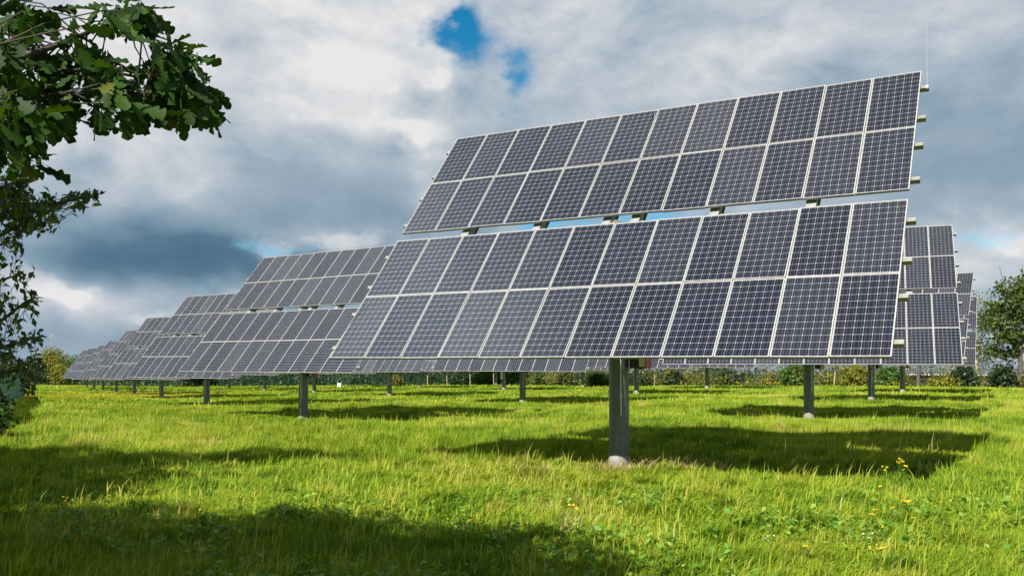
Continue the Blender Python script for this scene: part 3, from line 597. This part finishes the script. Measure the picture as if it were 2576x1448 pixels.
# --- small leaved tree at the left edge
st_x, st_y = -5.6, 6.2
stree = empty('small_leaved_tree', (st_x, st_y, h1(st_x, st_y))); s0 = np.array(stree.location)
tag(stree, 'small leaved tree with sparse olive foliage edging into the left side below the oak', 'tree')
SB = [(10, 470, 55, 40, 5.2, 34), (15, 530, 50, 45, 5.2, 40), (70, 525, 55, 42, 5.3, 46), (60, 478, 40, 22, 5.3, 14), (115, 515, 45, 28, 5.4, 24), (70, 570, 50, 28, 5.3, 22), (130, 558, 28, 22, 5.4, 9), (180, 508, 38, 16, 5.5, 13), (212, 492, 25, 12, 5.5, 8), (242, 493, 14, 12, 5.6, 5),
      (30, 600, 40, 16, 5.3, 13), (45, 420, 40, 14, 5.2, 9), (10, 630, 30, 16, 5.4, 9), (35, 650, 22, 16, 5.4, 6), (8, 690, 25, 22, 5.6, 8), (48, 692, 18, 12, 5.6, 4), (15, 735, 30, 18, 5.7, 11), (65, 735, 22, 12, 5.7, 6), (78, 752, 14, 12, 5.7, 4), (30, 775, 36, 20, 5.8, 16), (70, 800, 20, 12, 5.8, 5), (15, 815, 40, 22, 5.9, 22),
      (60, 845, 30, 22, 5.9, 12), (95, 848, 12, 12, 5.9, 4), (20, 870, 55, 30, 6.0, 44), (80, 885, 28, 25, 6.0, 13), (30, 925, 60, 40, 6.1, 62), (100, 915, 25, 18, 6.1, 8), (20, 965, 40, 20, 6.1, 16), (85, 945, 20, 25, 6.1, 10), (78, 985, 16, 16, 6.1, 6)]
def small_tree():
    r_ = np.random.default_rng(9); wood = MB()
    trunk = [(0, 0, -.2), (.1, .05, .6), (.05, .1, 1.5), (.2, .05, 2.6), (.25, .1, 3.8), (.3, 0, 5.0)]
    wood.tube(trunk, [.16, .12, .11, .09, .06, .02], 9)
    mains = []
    for tz, pts in [(1.3, [(-120, 970), (0, 940), (60, 925), (90, 960), (80, 990)]), (1.7, [(-120, 890), (0, 875), (60, 858), (98, 846)]), (2.0, [(-140, 830), (0, 808), (50, 770), (80, 750)]), (2.4, [(-140, 740), (0, 705), (45, 690)]),
                    (2.7, [(-140, 640), (-20, 600), (60, 560), (130, 556)]), (2.9, [(-150, 590), (-30, 545), (60, 525), (130, 512), (200, 498), (245, 492)]), (3.1, [(-130, 510), (-20, 480), (50, 450), (60, 420)])]:
        s = s0+np.array([.15, .05, tz]); m_ = [s]+[px3(X, Y, 5.2+.0021*max(0, Y-450)) for X, Y in pts]; mains.append(m_)
        wood.tube([p-s0 for p in m_], list(np.linspace(.022, .003, len(m_))), 6)
    segs = np.array([a*(1-f)+b*f for m_ in mains for a, b in zip(m_[1:-1], m_[2:]) for f in np.linspace(0, 1, 5)])
    P, Dv, Nv, L = [], [], [], []
    for X, Y, rx, ry, d, k in SB:
        for q in range(max(3, int(k*(.66 if Y < 625 else .30 if Y < 840 else .28)))):
            a = r_.random()*6.283; rr = r_.random()**.5
            c = px3(X+rx*rr*math.cos(a), Y+ry*rr*math.sin(a), d+r_.normal(0, .3)); s = segs[np.argmin(((segs-c)**2).sum(1)+r_.random(len(segs))*.02)]
            e = c+(c-s)*.15
            if np.linalg.norm(c-s) < .42: wood.tube([s-s0, (s+c)/2-s0+r_.normal(0, .02, 3), e-s0], [.0025, .002, .001], 4, 0, False)
            ax = unit((c-s)[None]+1e-4)[0]
            for j in range(r_.integers(5, 9)):
                P.append(c-ax*r_.random()*.14+r_.normal(0, .012, 3)); Dv.append(ax*.7+r_.normal(0, .6, 3)+np.array([.1, 0, .05])); Nv.append(r_.normal(0, .6, 3)+np.array([0, -.2, .7])); L.append(.036+.034*r_.random())
    P, Dv, Nv, L = map(np.array, (P, Dv, Nv, L)); V, F = leaf_quads(P, unit(Dv), unit(Nv), L, L*.24); t = np.clip(r_.normal(.42, .25, len(P)), 0, 1)
    ell = [(-1.3, -.5, 2.6, .8, .8, .7), (-1.6, .2, 4.0, 1.0, 1.0, .9), (-.6, -.9, 4.4, .7, .7, .7)]
    V2, F2, t2, c2 = clump_leaves(ell, 420, 7, .08, .1, r_)
    link('foliage', mesh_np('foliage', np.concatenate([V-s0, V2]), [np.concatenate([F, F2+len(V)])], [M_SMALL], np.concatenate([t, t2])), stree)
    wood.obj('trunk', M_TWIG, stree)
small_tree()
# tree of the left boundary, outside the frame: its shade lies across the grass on the left
def shade_tree():
    x, y = -12.5, 9.2; z = h1(x, y); ell = []
    for gx_, gy_, hh, r in [(-9.0, 13.2, 5.5, 1.4), (-8.2, 15.2, 6.0, 1.35), (-8.6, 17.4, 6.2, 1.3), (-7.2, 18.0, 6.4, .95), (-5.6, 18.2, 6.6, .80), (-4.3, 18.1, 6.7, .62), (-3.3, 18.3, 6.8, .45), (-10, 16, 6.5, 1.6), (-10.2, 19, 6.5, 1.3), (-6.9, 13.8, 5.2, 1.0), (-6.6, 16.4, 5.8, .8), (-7.7, 12.4, 5.0, 1.0), (-6.1, 12.6, 5.0, .8), (-5.7, 14.6, 5.5, .65)]:
        ell.append((gx_-hh*.69-x, gy_-hh*.97-y, hh, r, r, r*.7))
    tree('maple_tree', 'broad tree beyond the left edge, its shade lying across the grass at left', 'tree', x, y, ell, 3200, 7, .2, .17, M_BUSH, .25, 2.6, 21)
shade_tree()
# leafy shrub low at the left edge
bush('dark shrub at the bottom left edge under the small leaved tree', -5.95, 9.8, .24, .9, 70, .075, M_SMALL, 31)
for i, (X, y, rx, h, lf, lab) in enumerate([(-60, 33, 1.0, 1.3, M_BUSHD, 'dark bush nearest the teal fence at the left edge'), (-75, 24, .8, 1.0, M_BUSH, 'green bush cut by the left edge in front of the teal fence')]):
    bush(lab, at(X, y), y, rx, h, 420, .14, lf, 40+i)

# ------------------------------------------------------------------ boundary fences
def fence(name, label, pts, ht, m_net, step, m_post=M_FPOST):
    root = empty(name, (pts[0][0], pts[0][1], h1(*pts[0]))); tag(root, label, 'fence'); o = np.array(root.location)
    V, F = [], []; P = []
    for (x0, y0), (x1, y1) in zip(pts[:-1], pts[1:]):
        n = max(1, int(math.hypot(x1-x0, y1-y0)/step))
        P += [(x0+(x1-x0)*i/n, y0+(y1-y0)*i/n) for i in range(n)]
    P.append(pts[-1])
    pm = MB(); pm.tube([(0, 0, -.3), (0, 0, ht+.06)], [.035, .035], 6); pm.box((0, 0, ht+.07), (.04, .04, .012)); pme = pm.mesh('fence_post', m_post)
    for i, (x, y) in enumerate(P):
        z = h1(x, y); V += [(x-o[0], y-o[1], z+.03-o[2]), (x-o[0], y-o[1], z+ht-o[2])]
        if i: F.append((2*i-2, 2*i, 2*i+1, 2*i-1))
        if i < 98: link('fence_post', pme, root, (x-o[0], y-o[1]-.05, z-o[2]))
    me = bpy.data.meshes.new('fence_mesh'); me.from_pydata(V, [], F); me.materials.append(m_net); link('fence_mesh', me, root)
fence('boundary_fence', 'green mesh fence with slim posts along the far edge of the meadow', [(62, 76.8), (49, 87), (5, 121.5), (-40, 157), (-93, 198)], 1.75, M_NET, 2.6)
fence('screen_fence', 'teal screen fence running away along the left edge', [(-16.5, 28), (-25, 44.5), (-33, 60.5), (-46, 86)], 1.5, M_TEAL, 2.5)

# ------------------------------------------------------------------ background trees, hedges and bushes
BK = [(49, 87), (-95, 200)]
def line_y(X, off=0):                                            # distance of the boundary line seen at X (4096 wide)
    s = (X-2040)/3625; y = (87+49*113/144+off*1.27)/(1+s*113/144); return y
def bg_tree(label, X, off, top, half, leaf, seed, ncl=500, name='hedge_tree', low=.12, size=.34, group='trees and tall bushes along the far boundary'):
    y = line_y(X, off); x = at(X, y); z = h1(x, y); H = (HZ-top)/3625*y-z; r = half/3625*y; g = np.random.default_rng(seed)
    ell = [(0, 0, H*.62, r*.75, r*.75, H*.36), (-r*.45, -.3, H*.42, r*.55, r*.6, H*.3), (r*.5, -.3, H*.45, r*.5, r*.6, H*.3), (g.normal(0, r*.2), 0, H*.82, r*.42, r*.42, H*.19), (0, -r*.3, H*(low+.14), r*.75, r*.5, H*.2)]
    return tree(name, label, 'tree', x, y, ell, ncl, 7, size, size*.9, leaf, .14, H*.3, seed, group)
# left end, beyond the mast
bg_tree('rounded sunlit tree below the thin mast at far left', 212, 6, 1392, 82, M_BUSHY, 61, 900, size=.42)
bg_tree('dark tree left of the rounded sunlit tree', 118, 2, 1432, 70, M_BUSHD, 62, 800)
bg_tree('low rounded tree just left of the farthest tracker corner', 300, 8, 1418, 70, M_BUSH, 63, 700)
bg_tree('russet brown bush below the rounded sunlit tree', 245, 0, 1455, 55, M_BUSHY, 64, 500)
bg_tree('tall dark tree at the far left edge behind the small leaved tree', 20, 0, 1405, 70, M_BUSHD, 65, 700)
bg_tree('dark green bush at the base of the far left trees', 185, -2, 1478, 55, M_BUSHD, 66, 420)
def treeline():
    g = np.random.default_rng(77); V, T = [], []
    for X in np.arange(-60, 3560, 15):
        y = line_y(X, 3+g.normal(0, 1.2)); x = at(X, y); z = h1(x, y); top = 1478+g.normal(0, 8) if X > 700 else 1462+g.normal(0, 9)
        if X > 2100: top += g.normal(12, 12)+(14 if X > 2900 else 0)
        H = (HZ-top)/3625*y-z; r = 1.3+g.random()
        V.append((x, y, z+H*.5, r, r, H*.52))
    Vq, F, t, c = clump_leaves(V, 11500, 6, .40, .38, g)
    tag(link('treeline', mesh_np('treeline', Vq, [F], [M_BUSHD], t)), 'dark hedge closing the far side of the meadow behind the posts', 'hedge', kind='stuff')
treeline()
def scrub():
    g = np.random.default_rng(78); V, tw = [], MB()
    for X in np.arange(2040, 4180, 5):
        y = line_y(X, g.normal(-1, 1.6)); x = at(X, y); z = h1(x, y); H = max(.5, g.normal(1.5, .7)); r = .35+.5*g.random()
        if g.random() < .55: V.append((x, y, z+H*.55, r, r, H*.5))
        for q in range(1):
            b = Vector((x+g.normal(0, .4), y, z-.1)); t_ = Vector((g.normal(0, .5), g.normal(0, .2), 1.2+2.2*g.random())); tw.tube([b, b+t_*.5+Vector((g.normal(0, .1), 0, 0)), b+t_], [.018, .013, .006], 4, 0, False)
            for k in range(3):
                f = .4+.5*g.random(); p = b+t_*f; tw.tube([p, p+Vector((g.normal(0, .5), g.normal(0, .2), .2+.5*g.random()))], [.014, .006], 4, 0, False)
    Vq, F, t, c = clump_leaves(V, 2900, 5, .20, .30, g)
    me = mesh_np('scrub', np.concatenate([Vq, np.array([tuple(v) for v in tw.v])]), [F, np.array(tw.f)+len(Vq)], [M_BUSHY, M_STEM], np.concatenate([t, np.zeros(len(tw.f))]), fm=np.concatenate([np.zeros(len(F)), np.ones(len(tw.f))]))
    tag(link('scrub', me), 'thin twiggy scrub along the fence in front of the low shed', 'scrub', kind='stuff')
scrub()
# bushes one can tell apart beneath the arrays
for i, (X, off, top, half, lf, lab) in enumerate([(1843, -1, 1490, 42, M_BUSHD, 'dark bush between the second row posts left of the white cabinet'), (1930, -1, 1484, 46, M_BUSH, 'rounded green bush just left of the white cabinet'), (2065, -1, 1488, 34, M_BUSH, 'pale green bush between the white cabinet and the dotted array post'),
     (2150, -1, 1490, 30, M_BUSH, 'small bush right of the dotted array post'), (2267, -2, 1492, 40, M_BUSHD, 'dark rounded bush left of the thin post with a sunlit tinted base'), (2395, -2, 1490, 50, M_BUSH, 'light bush half hidden by the nearest post'), (2700, -2, 1488, 36, M_BUSHD, 'dark rounded bush right of the red control box'),
     (2905, -1, 1482, 46, M_BUSHD, 'dense round bush left of the yellow flowering clump'), (3172, -3, 1462, 52, M_BUSH, 'big green bush left of the second nearest right hand post'), (3425, -3, 1462, 50, M_BUSHY, 'light yellow green bush right of the second nearest right hand post'), (3557, -3, 1466, 48, M_BUSH, 'green bush between the two right hand posts'),
     (3854, -4, 1466, 50, M_BUSHD, 'dense dark bush under the right edge of the arrays'), (4010, -4, 1470, 60, M_BUSHD, 'spreading dark bush left of the right hand tree trunk'), (3775, -5, 1515, 55, M_BUSHY, 'low pale bush left of the dense dark bush'), (1590, 0, 1500, 30, M_BUSHY, 'small yellowish bush among the pale stakes')]):
    y = line_y(X, off); x = at(X, y); z = h1(x, y); bush(lab, x, y, half/3625*y, (HZ-top)/3625*y-z, 380, .27, lf, 100+i, 'bushes along the far fence')
# the trees at the right
def right_tree():
    X = 4082; y = 84.; x = at(X, y); z = h1(x, y); k = y/3625
    def e(px, py, rx, ry): return ((px-X)*k, RNG.normal(0, .5), (HZ-py)*k-z, rx*k, rx*k*.9, ry*k)
    ell = [e(4020, 1150, 34, 40), e(4055, 1200, 50, 36), e(4090, 1150, 50, 46), e(4000, 1235, 45, 34), e(4075, 1270, 60, 34), e(3985, 1300, 50, 26), e(4120, 1230, 60, 50), e(4010, 1350, 50, 26), e(4095, 1345, 60, 34), e(3990, 1405, 40, 22), e(4060, 1410, 46, 26), e(4150, 1290, 60, 60)]
    tree('willow_tree', 'windswept green tree on a bare trunk at the right edge', 'tree', x, y, ell, 1050, 7, .30, .24, M_OLIVE, .24, 3.2, 71, bark=M_BARK, droop=.1)
    X2 = 3905; y2 = 90.; x2 = at(X2, y2); z2 = h1(x2, y2); k = y2/3625
    def e2(px, py, rx, ry): return ((px-X2)*k, RNG.normal(0, .5), (HZ-py)*k-z2, rx*k, rx*k*.9, ry*k)
    tree('sparse_tree', 'thin sparse tree between the last array and the windswept tree', 'tree', x2, y2, [e2(3925, 1195, 28, 28), e2(3905, 1280, 55, 60), e2(3960, 1290, 45, 55), e2(3910, 1390, 60, 60), e2(3960, 1410, 50, 60)], 420, 6, .22, .34, M_OLIVE, .09, 3.4, 72, bark=M_PBARK, droop=.2)
right_tree()
for i, (X, y, top, r, bk, lab) in enumerate([(3671, 88, 1395, .17, M_BARK, 'bare reddish trunk seen under the right hand arrays'), (3345, 101, 1400, .12, M_BARK, 'slim dark trunk in front of the low shed'), (2920, 112, 1400, .12, M_BARK, 'slim trunk behind the yellow flowering clump')]):
    x = at(X, y); z = h1(x, y); H = (HZ-top)/3625*y-z
    tree('slim_tree', lab, 'tree', x, y, [(0, 0, H, 1.7, 1.7, 1.3), (1.0, 0, H*.8, 1.2, 1.2, .8), (-1.1, .2, H*.85, 1.2, 1.2, .7)], 160, 6, .26, .3, M_BUSH, r, H*.55, 80+i, 'slim trees along the far fence', bk)
# young trees held by stakes
stake = MB(); stake.tube([(0, 0, -.2), (0, 0, 1.5)], [.05, .045], 7); stake.box((0, -.055, 1.32), (.07, .012, .03)); ME_STAKE = stake.mesh('stake', M_WOOD)
for i, (X, off, hgt, lab) in enumerate([(1508, -4, 1.0, 'pale stake right of the white box'), (1591, -4, 1.0, 'pale stake left of two slim posts'), (1710, -4, 1.05, 'pale stake leaning between two far posts'), (1788, -4, 1.0, 'pale stake before the dark bush'), (1880, -4, 1.1, 'tall pale stake between the dark and the rounded bush'),
                                    (1975, -4, 1.1, 'pale stake left of the white cabinet'), (2081, -4, 1.1, 'tan stake beside the dotted array post'), (2617, -4, .9, 'short tan stake right of the nearest post'), (3334, -5, 1.0, 'short tan stake between two right hand bushes')]):
    y = line_y(X, off); x = at(X, y); o = link('wooden_stake', ME_STAKE, None, (x, y, h1(x, y)), (RNG.normal(0, .04), RNG.normal(0, .05), 0)); o.scale = (1, 1, hgt)
    tag(o, lab, 'stake', 'stakes along the far fence')
# ------------------------------------------------------------------ low shed behind the fence, mast, boxes
def shed():
    a = np.array([3.5, 137.]); b = np.array([82., 79.]); L = float(np.hypot(*(b-a))); yaw = math.atan2(b[1]-a[1], b[0]-a[0]); c = (a+b)/2
    root = empty('long_shed', (c[0], c[1], -3.2), yaw); tag(root, 'long low shed with grey sheet roof and pale eaves behind the right hand fence', 'shed')
    w_ = MB(); w_.box((0, 0, .85), (L/2, .1, .95)); w_.box((0, 12, .85), (L/2, .1, .95)); 
    for s in (-1, 1): w_.box((s*(L/2-.1), 6, .85), (.1, 5.9, .95))
    w_.obj('wall', M_DWALL, root)
    r_ = MB(); e = 1.86
    r_.add([(-L/2-.4, -.45, e), (L/2+.4, -.45, e), (L/2+.4, 6, e+1.55), (-L/2-.4, 6, e+1.55), (L/2+.4, 12.45, e), (-L/2-.4, 12.45, e)]+[(-L/2-.4, -.45, e-.06), (L/2+.4, -.45, e-.06), (L/2+.4, 6, e+1.47), (-L/2-.4, 6, e+1.47), (L/2+.4, 12.45, e-.06), (-L/2-.4, 12.45, e-.06)],
           [(0, 1, 2, 3), (3, 2, 4, 5), (7, 6, 9, 8), (8, 9, 11, 10), (0, 6, 7, 1), (5, 4, 10, 11), (1, 7, 8, 2), (2, 8, 10, 4), (0, 3, 9, 6), (3, 5, 11, 9)]); r_.obj('roof', M_ROOF, root)
    f_ = MB(); f_.box((0, -.49, e-.05), (L/2+.4, .03, .06)); f_.obj('eaves_board', M_BACK, root)
    for i in range(14):
        q = MB(); q.box((0, 0, 0), (.07, .05, .93)); q.obj('wall_post', M_STEEL, root, (-L/2+3+i*(L-6)/13, -.155, .83))
shed()
def mast():
    y = 262.; x = at(205, y); z = h1(x, y); top = (HZ-1331)/3625*y-z
    root = empty('lattice_mast', (x, y, z)); tag(root, 'thin pale mast rising behind the rounded tree at far left', 'mast')
    m_ = MB()
    for k in range(3):
        a = k*2.094; m_.tube([(.22*math.cos(a), .22*math.sin(a), 0), (.12*math.cos(a), .12*math.sin(a), top)], [.05, .04], 5)
    for j in range(int(top/.8)):
        z_ = j*.8
        for k in range(3):
            a0, a1 = k*2.094, (k+1)*2.094; m_.tube([(.2*math.cos(a0), .2*math.sin(a0), z_), (.2*math.cos(a1), .2*math.sin(a1), z_+.8)], [.02, .02], 4, 0, False)
    m_.obj('lattice', M_ALU, root)
    t = MB(); t.box((0, 0, top-.9), (.42, .06, .05)); t.box((-.3, -.05, top-.9), (.1, .1, .35)); t.box((.3, -.05, top-.9), (.1, .1, .3)); t.tube([(0, 0, top), (0, 0, top+.7)], [.03, .02], 5); t.obj('antenna', M_ALU, root)
mast()
def white_box(name, label, X, Yb, y, hw, h, cat):
    x = at(X, y); z = h1(x, y); root = empty(name, (x, y, z), R(-25)); tag(root, label, cat)
    b = MB(); b.box((0, 0, h/2), (hw, hw*.7, h/2), bev=.02); b.obj('housing', M_WHITE, root)
    b = MB(); b.box((0, 0, h+.02), (hw*1.06, hw*.76, .02)); b.obj('lid', M_WHITE, root)
    b = MB(); b.box((0, -hw*.71, h*.5), (hw*.82, .008, h*.4)); b.box((hw*.6, -hw*.73, h*.5), (.015, .01, .06)); b.obj('door', M_WHITE, root)
white_box('junction_box', 'low white box standing in the grass between two far left posts', 1360, 1546, 128, .30, .52, 'electrical box')
def cabinet():
    y = 87.6; x = at(2006, y); z = h1(x, y); root = empty('meter_cabinet', (x, y, z)); tag(root, 'slim white cabinet on a pole beside a far tracker post', 'electrical box')
    b = MB(); b.tube([(0, .05, -.2), (0, .05, 1.9)], [.03, .03], 6); b.obj('pole', M_STEEL, root)
    b = MB(); b.box((0, -.02, 1.45), (.11, .05, .36), bev=.01); b.box((.07, -.075, 1.45), (.01, .008, .04)); b.obj('housing', M_WHITE, root)
cabinet()

# ------------------------------------------------------------------ flowers, dry grass, stones
def heads_disc(b, c, r, g, npet=10, tilt=.3, mi=1):
    c = Vector(c); n = Vector((g.normal(0, tilt), g.normal(-.25, tilt), 1)).normalized(); a = n.orthogonal().normalized(); d = n.cross(a)
    V = [c+n*r*.25]+[c+(a*math.cos(k*math.pi/npet)+d*math.sin(k*math.pi/npet))*(r if k % 2 == 0 else r*.62)+n*(-.05*r) for k in range(2*npet)]
    b.add(V, [(0, 1+k, 1+(k+1) % (2*npet)) for k in range(2*npet)], mi)
def flower_plant(name, label, cat, x, y, stems, hgt, rad, nh, petal, seed, group, spr=.18):
    g = np.random.default_rng(seed); z = h1(x, y); root = empty(name, (x, y, z-.02)); tag(root, label, cat, group)
    s = MB(); h = MB(); LP, LD = [], []
    for k in range(stems):
        a = g.random()*6.28; tip = Vector((math.cos(a)*hgt*spr*(k > 0)+g.normal(0, .02), math.sin(a)*hgt*spr*(k > 0), hgt*(.8+.25*g.random()))); mid = tip*.5+Vector((g.normal(0, .015), g.normal(0, .015), .02))
        s.tube([(0, 0, 0), mid, tip], [.006, .005, .003], 5)
        for j in range(9): LP.append(np.array(tip)*(.15+.75*g.random())); LD.append(g.normal(0, 1, 3)+np.array([0, 0, .3]))
        for j in range(nh):
            p = tip+Vector((g.normal(0, rad*1.4), g.normal(0, rad*1.2), g.normal(0, rad*.5))); s.tube([tip-Vector((0, 0, .04)), p], [.002, .002], 4, 0, False); 
            if stems*nh <= 24:
                h1_ = MB(); heads_disc(h1_, p, rad*(.8+.4*g.random()), g, mi=0); h1_.obj('flower_head', petal, root)
            else: heads_disc(h, p, rad*(.8+.4*g.random()), g, mi=0)
    s.obj('stem', M_WEED, root); (h.obj('blossom', petal, root) if h.v else None)
    V, F = leaf_quads(np.array(LP), unit(np.array(LD)), unit(g.normal(0, .5, (len(LP), 3))+np.array([0, 0, 1])), np.full(len(LP), hgt*.16), np.full(len(LP), hgt*.028)); link('leaves', mesh_np('leaves', V, [F], [M_WEED], g.random(len(LP))), root)
def gpt(X, Y):                                                   # where a base seen at X, Y (2575 wide) stands on the ground
    d = 12.
    for _ in range(30):
        z = h1((X-1283)/2279*d, d); d = -z*2279/max(Y-911, 4)
    return (X-1283)/2279*d, d
FL = [(2222, 1224, 2, .36, .015, 6, 'tall yellow flowered plant at the near edge of the big shadow, left of a pair'), (2262, 1226, 3, .44, .018, 7, 'tallest yellow flowered plant at the near edge of the big shadow'), (2213, 1268, 1, .26, .020, 3, 'single yellow flower in the sun just below the big shadow'), (2190, 1330, 2, .24, .016, 4, 'yellow flowers left of the loose cluster at lower right'),
      (2238, 1322, 2, .26, .016, 4, 'yellow flowers in the middle of the loose cluster at lower right'), (2268, 1310, 3, .27, .017, 4, 'yellow flowers at the top of the loose cluster at lower right'), (2292, 1345, 1, .22, .014, 3, 'small yellow flower at the right of the loose cluster'), (2225, 1360, 1, .18, .014, 3, 'small yellow flower below the loose cluster'),
      (2195, 1425, 2, .26, .018, 3, 'yellow flowers near the bottom edge at lower right'), (2215, 1418, 1, .2, .014, 4, 'small yellow flower near the bottom edge, right of another'), (1455, 1325, 2, .26, .016, 3, 'yellow flowers at the sunlit end of the foreground shade'), (1190, 1345, 2, .22, .015, 4, 'yellow flowers in the middle of the foreground shade'), (1135, 1340, 1, .2, .012, 3, 'pale yellow flower in the foreground shade'),
      (170, 1285, 2, .22, .016, 4, 'yellow flowers in the dark grass at far left'), (1400, 1410, 2, .24, .016, 3, 'yellow flowers at the bottom edge of the foreground shade'), (508, 1320, 1, .2, .014, 2, 'lone yellow flower in the dark grass left of centre'), (2330, 1260, 1, .2, .013, 3, 'little yellow flower right of the single sunlit one'), (2020, 1420, 1, .22, .014, 3, 'yellow flower at the bottom between leafy weeds')]
for i, (X, Y, st, hg, rd, nh, lab) in enumerate(FL):
    x, y = gpt(X, Y); flower_plant('ragwort_plant', lab, 'flower', x, y, st, hg, rd, nh, M_PETAL, 200+i, 'yellow flowers in the grass')
for i, (X, Y, lab) in enumerate([(120, 1225, 'white flowers in the dark grass at far left'), (1385, 1300, 'whitish flowers at the end of the foreground shade'), (2175, 1385, 'small white flowers below the yellow cluster'), (1935, 1390, 'small white flowers at lower right of centre'), (95, 1120, 'white flowers on the sunny bank at the left edge')]):
    x, y = gpt(X, Y); flower_plant('yarrow_plant', lab, 'flower', x, y, 3, .2, .008, 3, M_WPETAL, 300+i, 'white flowers in the grass')
for i, (X, off, lab) in enumerate([(2988, -5, 'yellow flowering clump before the low shed'), (3092, -5, 'small yellow flowering clump left of the big green bush'), (3596, -6, 'yellow flowering clump left of a right hand post')]):
    y = line_y(X, off); x = at(X, y); flower_plant('goldenrod_clump', lab, 'flower', x, y, 16, .5, .05, 2, M_PETAL, 330+i, 'yellow flowering clumps along the far fence', 2.2 if i == 0 else 1.2)
def dry_tuft(label, X, Y, n, hgt, spread, seed):
    g = np.random.default_rng(seed); x, y = gpt(X, Y); z = h1(x, y)
    px_ = g.normal(0, spread, n); py_ = g.normal(0, spread*.7, n); h = hgt*(.4+.7*g.random(n)); a = g.random(n)*6.28; lean = h*(.2+.9*g.random(n)); w0 = .0045
    V = []; Q = []; T = []
    for i in range(n):
        dx, dy = math.cos(a[i])*lean[i], math.sin(a[i])*lean[i]; sx_, sy_ = -math.sin(a[i]+1.2)*w0, math.cos(a[i]+1.2)*w0; b = len(V)
        for f, fz, ww in ((0, 0, 1), (.25, .55, 1), (.65, .9, .8)): V += [(px_[i]+dx*f-sx_*ww, py_[i]+dy*f-sy_*ww, h[i]*fz), (px_[i]+dx*f+sx_*ww, py_[i]+dy*f+sy_*ww, h[i]*fz)]
        V.append((px_[i]+dx, py_[i]+dy, h[i]*(.95-.3*lean[i]/h[i]))); Q += [(b, b+1, b+3, b+2), (b+2, b+3, b+5, b+4)]; T.append((b+4, b+5, b+6))
    t = g.random(n); o = link('dry_grass_tuft', mesh_np('dry_grass_tuft', np.array(V), [Q, T], [M_STRAW], np.concatenate([np.repeat(t, 2), t])), None, (x, y, z-.02)); tag(o, label, 'grass tuft', 'dry grass tufts')
for i, (X, Y, n, hg, sp, lab) in enumerate([(1700, 1185, 190, .30, .32, 'straw coloured dry grass right of the nearest post'), (1550, 1186, 240, .22, .22, 'dry grass stalks around the left of the nearest post base'), (1800, 1190, 60, .36, .12, 'dry leaning stalks before the big shadow'), (2320, 1195, 14, .34, .10, 'few dry stalks right of the tall yellow flowers'), (1425, 1340, 24, .3, .15, 'dry stalks at the sunlit end of the foreground shade'), (430, 1360, 60, .12, .2, 'flattened brown grass in the foreground shade')]):
    dry_tuft(lab, X, Y, n, hg, sp, 400+i)
def stones():
    g = np.random.default_rng(3)
    import bmesh
    for i, (X, Y, r) in enumerate([(955, 1003, .10), (970, 1007, .07), (938, 1008, .08)]):
        x, y = gpt(X, Y); bm = bmesh.new(); bmesh.ops.create_icosphere(bm, subdivisions=2, radius=r)
        for v in bm.verts: v.co *= 1+g.normal(0, .10); v.co.z *= .6
        me = bpy.data.meshes.new('stone'); bm.to_mesh(me); bm.free(); me.materials.append(M_STONE)
        o = link('stone', me, None, (x, y, h1(x, y)+r*.15)); tag(o, ['largest pale stone by the fourth post', 'pale stone just right of the largest one', 'pale stone left of the largest one', 'small pale stone right of the other three', 'pale stone in the grass before the right hand tree', 'pale stone rightmost near the right edge', 'small pale stone left of two at the right'][i], 'stone', 'pale stones in the grass')
stones()
